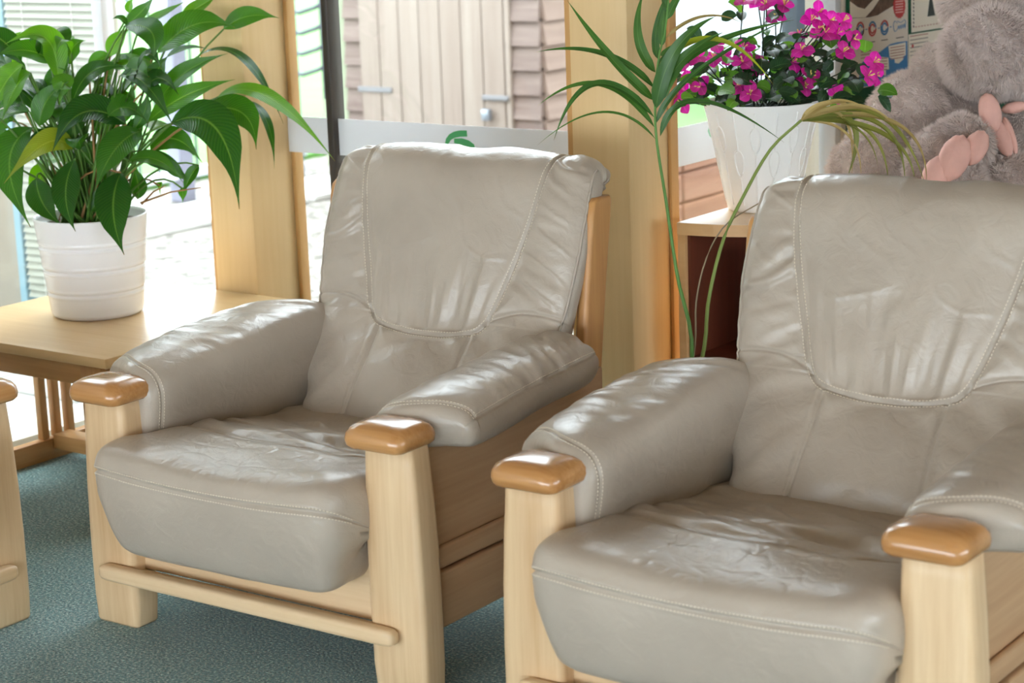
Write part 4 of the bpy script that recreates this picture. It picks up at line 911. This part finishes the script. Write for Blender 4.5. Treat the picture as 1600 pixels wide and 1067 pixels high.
PL = [((547, 645), (330, 380), (0, 672), 13, 'g', (0, -.03, -.03)), ((542, 590), (300, 240), (0, 490), 30, 'g', (0, -.03, -.03)), ((542, 545), (220, 180), (75, 650), 34, 'g', (0, -.05, -.05)), ((540, 465), (340, 300), (138, 2), 44, 'g', (0, -.04, -.03)),
 ((542, 410), (330, 170), (-10, 242), 32, 'g', (0, -.02, -.02)), ((546, 335), (410, 190), (492, -40), 42, 'g', (0, -.03, 0)), ((556, 272), (520, 150), (604, -40), 30, 'g', (0, 0, 0)), ((575, 215), (575, 100), (598, -30), 30, 'g', (0, 0, 0)),
 ((548, 505), (590, 180), (825, 76), 58, 'g', (0, -.06, -.07)), ((552, 480), (640, 240), (860, 150), 55, 'g', (0, -.05, -.06)), ((552, 430), (680, 180), (1190, 92), 40, 'g', (0, -.04, -.05)), ((550, 570), (620, 330), (1180, 80), 24, 'g', (0, -.05, -.05)),
 ((568, 632), (640, 290), (1142, 660), 28, 'g', (0, -.06, -.08)), ((562, 300), (830, 20), (1092, 392), 30, 'y', (0, -.05, -.08)), ((590, 180), (760, 10), (952, 108), 16, 'd', (0, -.02, -.03)), ((560, 310), (600, 250), (640, 205), 24, 'g', (0, .0, 0)), ((570, 260), (620, 210), (700, 190), 20, 'g', (0, 0, 0)), ((552, 380), (600, 300), (660, 260), 26, 'g', (0, .0, .02)), ((600, 60), (590, -20), (560, -60), 30, 'g', (0, 0, 0)), ((600, 90), (640, -20), (700, -60), 30, 'g', (0, 0, 0))]
MT = {'g': PGR, 'y': PYL, 'd': PDR, 'o': POL}
for b, c, t, w, m, dd in PL:
    leaf_obj('leaflet', palm, MT[m], c3p(*b, dd[0]), c3p(*c, dd[1]), c3p(*t, dd[2]), w * K3 * DPm / FPX * 1.25, (toward * .8 + Vector((0, 0, .6)) + CR * .15).normalized(), fold=.25, nl=22, nc=4, shape='blade', origin=PP)
PL2 = [((1250, 190), (1300, 140), (1352, 168), 9, 'd'), ((1250, 190), (1345, 130), (1330, 285), 6, 'd'), ((1252, 188), (1395, 120), (1446, 290), 11, 'o'), ((1255, 186), (1345, 150), (1372, 182), 9, 'd'), ((1252, 190), (1375, 150), (1322, 282), 12, 'o'), ((1254, 188), (1415, 150), (1414, 290), 9, 'o'), ((1254, 190), (1385, 165), (1388, 290), 8, 'o'), ((1256, 186), (1450, 150), (1448, 288), 8, 'd'), ((1253, 189), (1350, 185), (1345, 284), 5, 'd'), ((1256, 186), (1425, 185), (1430, 290), 9, 'o'), ((1252, 186), (1290, 140), (1350, 175), 7, 'd'), ((1256, 188), (1380, 120), (1425, 250), 6, 'd'), ((1256, 188), (1360, 175), (1372, 262), 5, 'o')]
for b, c, t, w, m in PL2:
    leaf_obj('leaflet', palm, MT[m], pix(*b, DPm), pix(*c, DPm - .02), pix(*t, DPm + .0), w * DPm / FPX * 1.25, (toward * .8 + Vector((0, 0, .6)) + CR * .2).normalized(), fold=.25, nl=22, nc=4, shape='blade', origin=PP)

# ------------------------------------------------------------------ notice board and posters on the return wall
XW = XB + .036
nb = thing('notice_board', 'green notice board on the wall behind the plush animal', 'board', (XW, 5.41, .75))
rbox('felt_panel', 0, .012, 0, 1.25, 0, 1.0, .002, plain('green_felt', (24, 84, 58), .95, bump=.5, bscale=300), nb, 1)
for a in ((0, 1.25, -.02, -.001), (0, 1.25, 1.001, 1.02)): rbox('board_frame', 0, .018, a[0], a[1], a[2], a[3], .002, MATS['pale_frame'], nb, 1)
CARD = plain('poster_paper', (226, 214, 200), .6); INKR = plain('ink_red', (196, 56, 56), .6); INKB = plain('ink_blue', (50, 122, 178), .6); INKD = plain('ink_dark', (70, 52, 46), .6); INKT = plain('ink_text_brown', (176, 118, 104), .7); CREAM = plain('print_cream', (236, 226, 210), .6); INKG = plain('ink_grey', (130, 120, 114), .7)
def flat(pts, lv, name, mat, parent):
    X = XW + .013 + lv * .0006
    mb = MB(); mb.prism([on_x(x, y, X) for x, y in pts], (.0005, 0, 0)); return mb.build(name, mat, parent)
def tilt(x, y): return (x, y - .16 * (x - 1374))
def ring(cx, cy, rx, ry, th, a0=0, a1=360, n=20):
    A = [math.radians(a0 + (a1 - a0) * k / n) for k in range(n + 1)]
    return [(cx + rx * math.cos(a), cy + ry * math.sin(a) - .13 * rx * math.cos(a)) for a in A] + [(cx + (rx - th) * math.cos(a), cy + (ry - th * 1.7) * math.sin(a) - .13 * (rx - th) * math.cos(a)) for a in A[::-1]]
p1 = thing('campaign_poster', 'poster with blue wave, ring icons and red badge on the notice board', 'poster')
flat([(1327, -60), (1418, -74), (1419, 122), (1330, 141)], 0, 'sheet', CARD, p1)
flat([(1327.5, -58), (1400, -70), (1400, 7), (1392, 11), (1382, 17), (1371, 24), (1358, 27), (1328, 29)], 1, 'photo_print', plain('photo_brown', (96, 66, 50), .6, var=.5, vscale=60), p1)
flat([(1328, 28), (1328, 2), (1340, 11), (1351, 14), (1362, 2), (1372, -8), (1376, -4), (1364, 14), (1352, 27)], 2, 'photo_sleeve', CREAM, p1)
bdg = flat([(1405 + (9 + .7 * (k % 2)) * math.cos(k * math.pi / 16), 9 + (19 + 1.2 * (k % 2)) * math.sin(k * math.pi / 16)) for k in range(32)], 3, 'red_badge', INKR, p1)
for i in range(6): flat([(1399, -2 + i * 4.2), (1411, -3.5 + i * 4.2), (1411, -2 + i * 4.2), (1399, -.5 + i * 4.2)], 4, 'badge_text_line', plain('badge_pink', (236, 190, 184), .6), bdg)
for cx, cy, cols in ((1344, 46, (INKD, INKR, INKB)), (1363, 45, (INKR, INKB, INKR)), (1382, 43, (INKB, INKR, INKB))):
    r1 = flat(ring(cx, cy, 6.2, 12, 1.6, 0, 200), 2, 'icon_ring', cols[0], p1); flat(ring(cx, cy, 6.2, 12, 1.6, 205, 355), 2, 'icon_ring', cols[1], p1); flat(ring(cx, cy, 4.2, 8, 1.5, 20, 340), 2, 'icon_ring', cols[2], p1)
for cx, cy in ((1353.5, 46), (1373, 44), (1391.5, 42)): flat([(cx - 1.3, cy - .5), (cx + 1.3, cy - .9), (cx + 1.3, cy + .6), (cx - 1.3, cy + 1)], 2, 'plus_sign', INKB, p1)
mb = MB(); scr = catmull([(1402, 36), (1398, 33), (1396, 41), (1398, 49), (1402, 46), (1404, 40), (1405, 46), (1407, 39), (1408, 45), (1410, 38), (1411, 44), (1413, 37), (1414, 44), (1415, 34), (1413, 31), (1408, 35), (1402, 33)], 90)
mb.tube([on_x(x, y, XW + .0152) for x, y in scr], .0009, 4); mb.build('blue_script', INKB, p1)
for cx, w in ((1344, 5), (1362, 5), (1382, 5), (1406, 6)): flat([tilt(cx - w, 63), tilt(cx + w, 63), tilt(cx + w, 64.4), tilt(cx - w, 64.4)], 2, 'caption_line', INKD, p1)
flat([(1364, 86), (1375, 81), (1384, 74), (1391, 69), (1402, 66), (1417.5, 64), (1418.5, 121.5), (1340, 138), (1345, 100), (1355, 90)], 1, 'blue_wave', INKB, p1)
q1 = flat([(1366, 88), (1388, 90), (1389, 108), (1384, 109), (1384, 118), (1376, 117), (1366, 112)], 2, 'text_patch', CREAM, p1); q2 = flat([(1388, 72), (1415, 66), (1415, 86), (1411, 88), (1411, 93), (1404, 99), (1398, 98), (1398, 93), (1390, 90)], 2, 'text_patch', CREAM, p1)
for i in range(5): flat([tilt(1368, 92 + i * 4.4 - 2), tilt(1386, 92 + i * 4.4), tilt(1386, 93.4 + i * 4.4), tilt(1368, 93.4 + i * 4.4 - 2)], 3, 'text_line', INKT, q1)
for i in range(5): flat([tilt(1391, 77 + i * 4.4), tilt(1413, 77 + i * 4.4), tilt(1413, 78.3 + i * 4.4), tilt(1391, 78.3 + i * 4.4)], 3, 'text_line', INKT, q2)
for i in range(3): flat([tilt(1345, 76 + i * 5), tilt(1361, 76 + i * 5), tilt(1361, 77.3 + i * 5), tilt(1345, 77.3 + i * 5)], 2, 'text_line', INKT, p1)
p2 = thing('bordered_card', 'white card with dashed border and dark tree, upper right on the notice board', 'poster')
flat([(1423, -60), (1500, -72), (1500, 39), (1424, 51)], 0, 'sheet', CREAM, p2)
for i in range(16): flat([(1426.5, -50 + i * 6), (1428, -50.4 + i * 6), (1428.4, -47 + i * 6), (1427, -46.5 + i * 6)], 1, 'border_dash', INKD, p2)
for i in range(14): flat([tilt(1430 + i * 4.6, 50.6), tilt(1432.6 + i * 4.6, 50.6), tilt(1432.6 + i * 4.6, 52), tilt(1430 + i * 4.6, 52)], 1, 'border_dash', INKT, p2)
flat([(1454, -14), (1461, 24), (1455, 25), (1449, 26)], 1, 'tree_print', plain('ink_tree', (58, 66, 62), .7), p2)
p3 = thing('text_notice', 'white text notice with a red dot below the bordered card', 'poster')
flat([(1419.6, 54), (1500, 42), (1500, 96), (1419.8, 108)], 1, 'sheet', CREAM, p3)
flat(ring(1426, 72, 1.6, 2.8, 1.5), 2, 'red_dot', INKR, p3)
for i in range(7): flat([tilt(1422, 64 + i * 6), tilt(1450, 64 + i * 6), tilt(1450, 65.4 + i * 6), tilt(1422, 65.4 + i * 6)], 2, 'text_line', INKG if i else INKT, p3)

# ------------------------------------------------------------------ plush animal
DP = depth_of((-2.36, 5.16, 1.0))
PL0 = on_z(1460, 330, CZ); PL0 = Vector((-2.36, 5.16, CZ))
plush = thing('plush_animal', 'big grey fluffy plush animal with pink paw pads sitting on the cabinet', 'plush toy', PL0)
SCL = DP / FPX
def ball(x, y, rx, ry, rz, dd=0, rot=0):
    """ellipsoid: rx, ry in photo pixels, rz depth in pixels, rot in degrees clockwise"""
    return (pix(x, y, DP + dd), rx * SCL, ry * SCL, rz * SCL, math.radians(-rot))
def ellipsoid_bm(bm, b, sub=3):
    P, rx, ry, rz, a = b
    m = bmesh.ops.create_icosphere(bm, subdivisions=sub, radius=1)
    e1 = CR * math.cos(a) + CU * math.sin(a); e2 = -CR * math.sin(a) + CU * math.cos(a)
    for v in m['verts']: v.co = P - PL0 + e1 * (v.co.x * rx) + e2 * (v.co.y * ry) + CF * (v.co.z * rz)
    return m
def blob(name, balls, vox, parent, mat, smooth_it=6):
    bm = bmesh.new()
    for b in balls: ellipsoid_bm(bm, b)
    me = bpy.data.meshes.new(name); bm.to_mesh(me); bm.free()
    o = bpy.data.objects.new(name, me); COL.objects.link(o)
    r = o.modifiers.new('r', 'REMESH'); r.mode = 'VOXEL'; r.voxel_size = vox
    s = o.modifiers.new('s', 'SMOOTH'); s.iterations = smooth_it; s.factor = .5
    bpy.context.view_layer.update()
    ev = o.evaluated_get(bpy.context.evaluated_depsgraph_get()); m2 = bpy.data.meshes.new_from_object(ev)
    bpy.data.objects.remove(o); bpy.data.meshes.remove(me)
    m2.name = name; m2.polygons.foreach_set('use_smooth', [True] * len(m2.polygons)); m2.materials.clear()
    return link(name, m2, mat, parent)
PFUR = plain('plush_grey', (184, 170, 164), .95, var=.08, vscale=30, spec=.1); PDK = PFUR
PSKIN = plain('plush_pink', (226, 176, 164), .8, var=.05, vscale=25, bump=.25, bscale=120)
body = blob('plush_body', [ball(1352, 268, 58, 60, 60, .06), ball(1388, 235, 66, 68, 75, .05, 25), ball(1425, 185, 70, 74, 80, .06), ball(1468, 125, 48, 62, 70, .08), ball(1500, 215, 76, 76, 70, .05), ball(1440, 290, 110, 55, 75, .05), ball(1530, 300, 90, 50, 75, .02), ball(1640, 150, 60, 80, 60, .08), ball(1640, 260, 80, 60, 60, .06), ball(1590, 195, 20, 46, 30, .02)], .011, plush, PFUR)
head = blob('plush_head', [ball(1570, -4, 104, 80, 92, .03), ball(1612, 40, 78, 88, 78, .05), ball(1522, 24, 40, 58, 60, .04), ball(1492, -66, 34, 40, 14, .07, -25), ball(1648, -72, 34, 40, 14, .07, 25)], .011, plush, PFUR, 4)
muzzle = blob('plush_muzzle', [ball(1548, 80, 78, 74, 66, -.085), ball(1592, 88, 62, 66, 60, -.075)], .010, plush, PFUR, 4)
limb = blob('plush_leg', [ball(1470, 258, 54, 60, 34, -.17, 20), ball(1502, 226, 48, 46, 34, -.16), ball(1490, 290, 52, 45, 36, -.15), ball(1470, 300, 60, 40, 60, -.06)], .010, plush, PFUR, 4)
limb2 = blob('plush_leg', [ball(1575, 280, 55, 42, 40, -.10), ball(1630, 290, 60, 42, 40, -.04)], .010, plush, PFUR, 4)
for o in (body, head, muzzle, limb, limb2):
    for v in o.data.vertices: v.co.z = max(v.co.z, .004)
def pad(name, b, pleats=0):
    bm = bmesh.new(); P, rx, ry, rz, a = b
    m = bmesh.ops.create_icosphere(bm, subdivisions=4, radius=1); e1 = CR * math.cos(a) + CU * math.sin(a); e2 = -CR * math.sin(a) + CU * math.cos(a)
    for v in bm.verts:
        c = v.co.copy(); g = 1 + .035 * math.sin(c.x * 13 + c.y * 2) * (abs(c.y) ** 1.5) * pleats
        v.co = P - PL0 + (e1 * (c.x * rx) + e2 * (c.y * ry) + CF * (c.z * rz)) * g
        v.co.z = max(v.co.z, .004)
    me = bpy.data.meshes.new(name); bm.to_mesh(me); bm.free(); me.polygons.foreach_set('use_smooth', [True] * len(me.polygons)); return link(name, me, PSKIN, plush)
pad('paw_pad', ball(1463, 272, 20, 29, 14, -.255, 25), 1); pad('paw_pad', ball(1491, 247, 23, 36, 16, -.262, 22), 1); pad('paw_pad', ball(1524, 231, 18, 28, 14, -.25, 28), 1)
pad('pink_tag', ball(1547, 176, 17, 30, 12, -.16, -12), .5); pad('pink_tag', ball(1566, 216, 13, 30, 9, -.14, -22), .5); pad('pink_tag', ball(1578, 212, 8, 30, 8, -.13, -18), .5); pad('pink_tag', ball(1585, 168, 20, 9, 9, -.11, -10), .3)
BLKE = plain('plush_eye_black', (24, 22, 22), .15)
for ex in (1530, 1606):
    o = pad('plush_eye', ball(ex, -40, 7, 8, 6, -.125)); o.data.materials.clear(); o.data.materials.append(BLKE)
# fur: small tapering tufts over the body surface
PfL, nfL = [], []; R_ = np.random.RandomState(3)
for ob, NF in ((body, 60000), (head, 40000), (muzzle, 34000), (limb, 28000), (limb2, 12000)):
    me = ob.data; me.calc_loop_triangles(); nT = len(me.loop_triangles)
    vi = np.empty(nT * 3, np.int32); me.loop_triangles.foreach_get('vertices', vi); vi = vi.reshape(-1, 3)
    co = np.empty(len(me.vertices) * 3, np.float32); me.vertices.foreach_get('co', co); co = co.reshape(-1, 3)
    A, B_, C_ = co[vi[:, 0]], co[vi[:, 1]], co[vi[:, 2]]; nn = np.cross(B_ - A, C_ - A); ar = np.linalg.norm(nn, axis=1); nn /= ar[:, None] + 1e-12
    pk = R_.choice(nT, NF, p=ar / ar.sum()); r1 = np.sqrt(R_.rand(NF, 1)); r2 = R_.rand(NF, 1)
    P_ = A[pk] * (1 - r1) + B_[pk] * (r1 * (1 - r2)) + C_[pk] * (r1 * r2); n_ = nn[pk]
    keep = ((P_ + np.array(PL0) - np.array(CO)) @ np.array(CF) < DP + .09) & (P_[:, 2] > .012); PfL.append(P_[keep]); nfL.append(n_[keep])
Pf = np.vstack(PfL); nf = np.vstack(nfL); NF = len(Pf)
cl = np.stack([vn(Pf[:, 0] * 38 + Pf[:, 2] * 21, Pf[:, 1] * 38 + 3 * q, 50 + q) + .6 * vn(Pf[:, 2] * 60 + Pf[:, 0] * 30, Pf[:, 1] * 60 + q, 60 + q) for q in range(3)], 1)
dr = nf * .75 + cl * .75 + np.array([0, 0, -.30]) + R_.normal(0, .22, (NF, 3)); dr /= np.linalg.norm(dr, axis=1, keepdims=True)
sd = np.cross(dr, R_.normal(0, 1, (NF, 3))); sd /= np.linalg.norm(sd, axis=1, keepdims=True) + 1e-9
ln = R_.uniform(.012, .022, (NF, 1)); wd = R_.uniform(.0008, .0016, (NF, 1))
Vf = np.stack([Pf - nf * .002 - sd * wd, Pf - nf * .002 + sd * wd, Pf + dr * ln + np.array([0, 0, -.002])], 1).reshape(-1, 3)
Vf[:, 2] = np.maximum(Vf[:, 2], .003)
make('fur', Vf, np.arange(NF * 3).reshape(-1, 3).tolist(), plain('plush_fur', (224, 210, 204), .95, spec=.1), plush, False, False, kind='stuff')
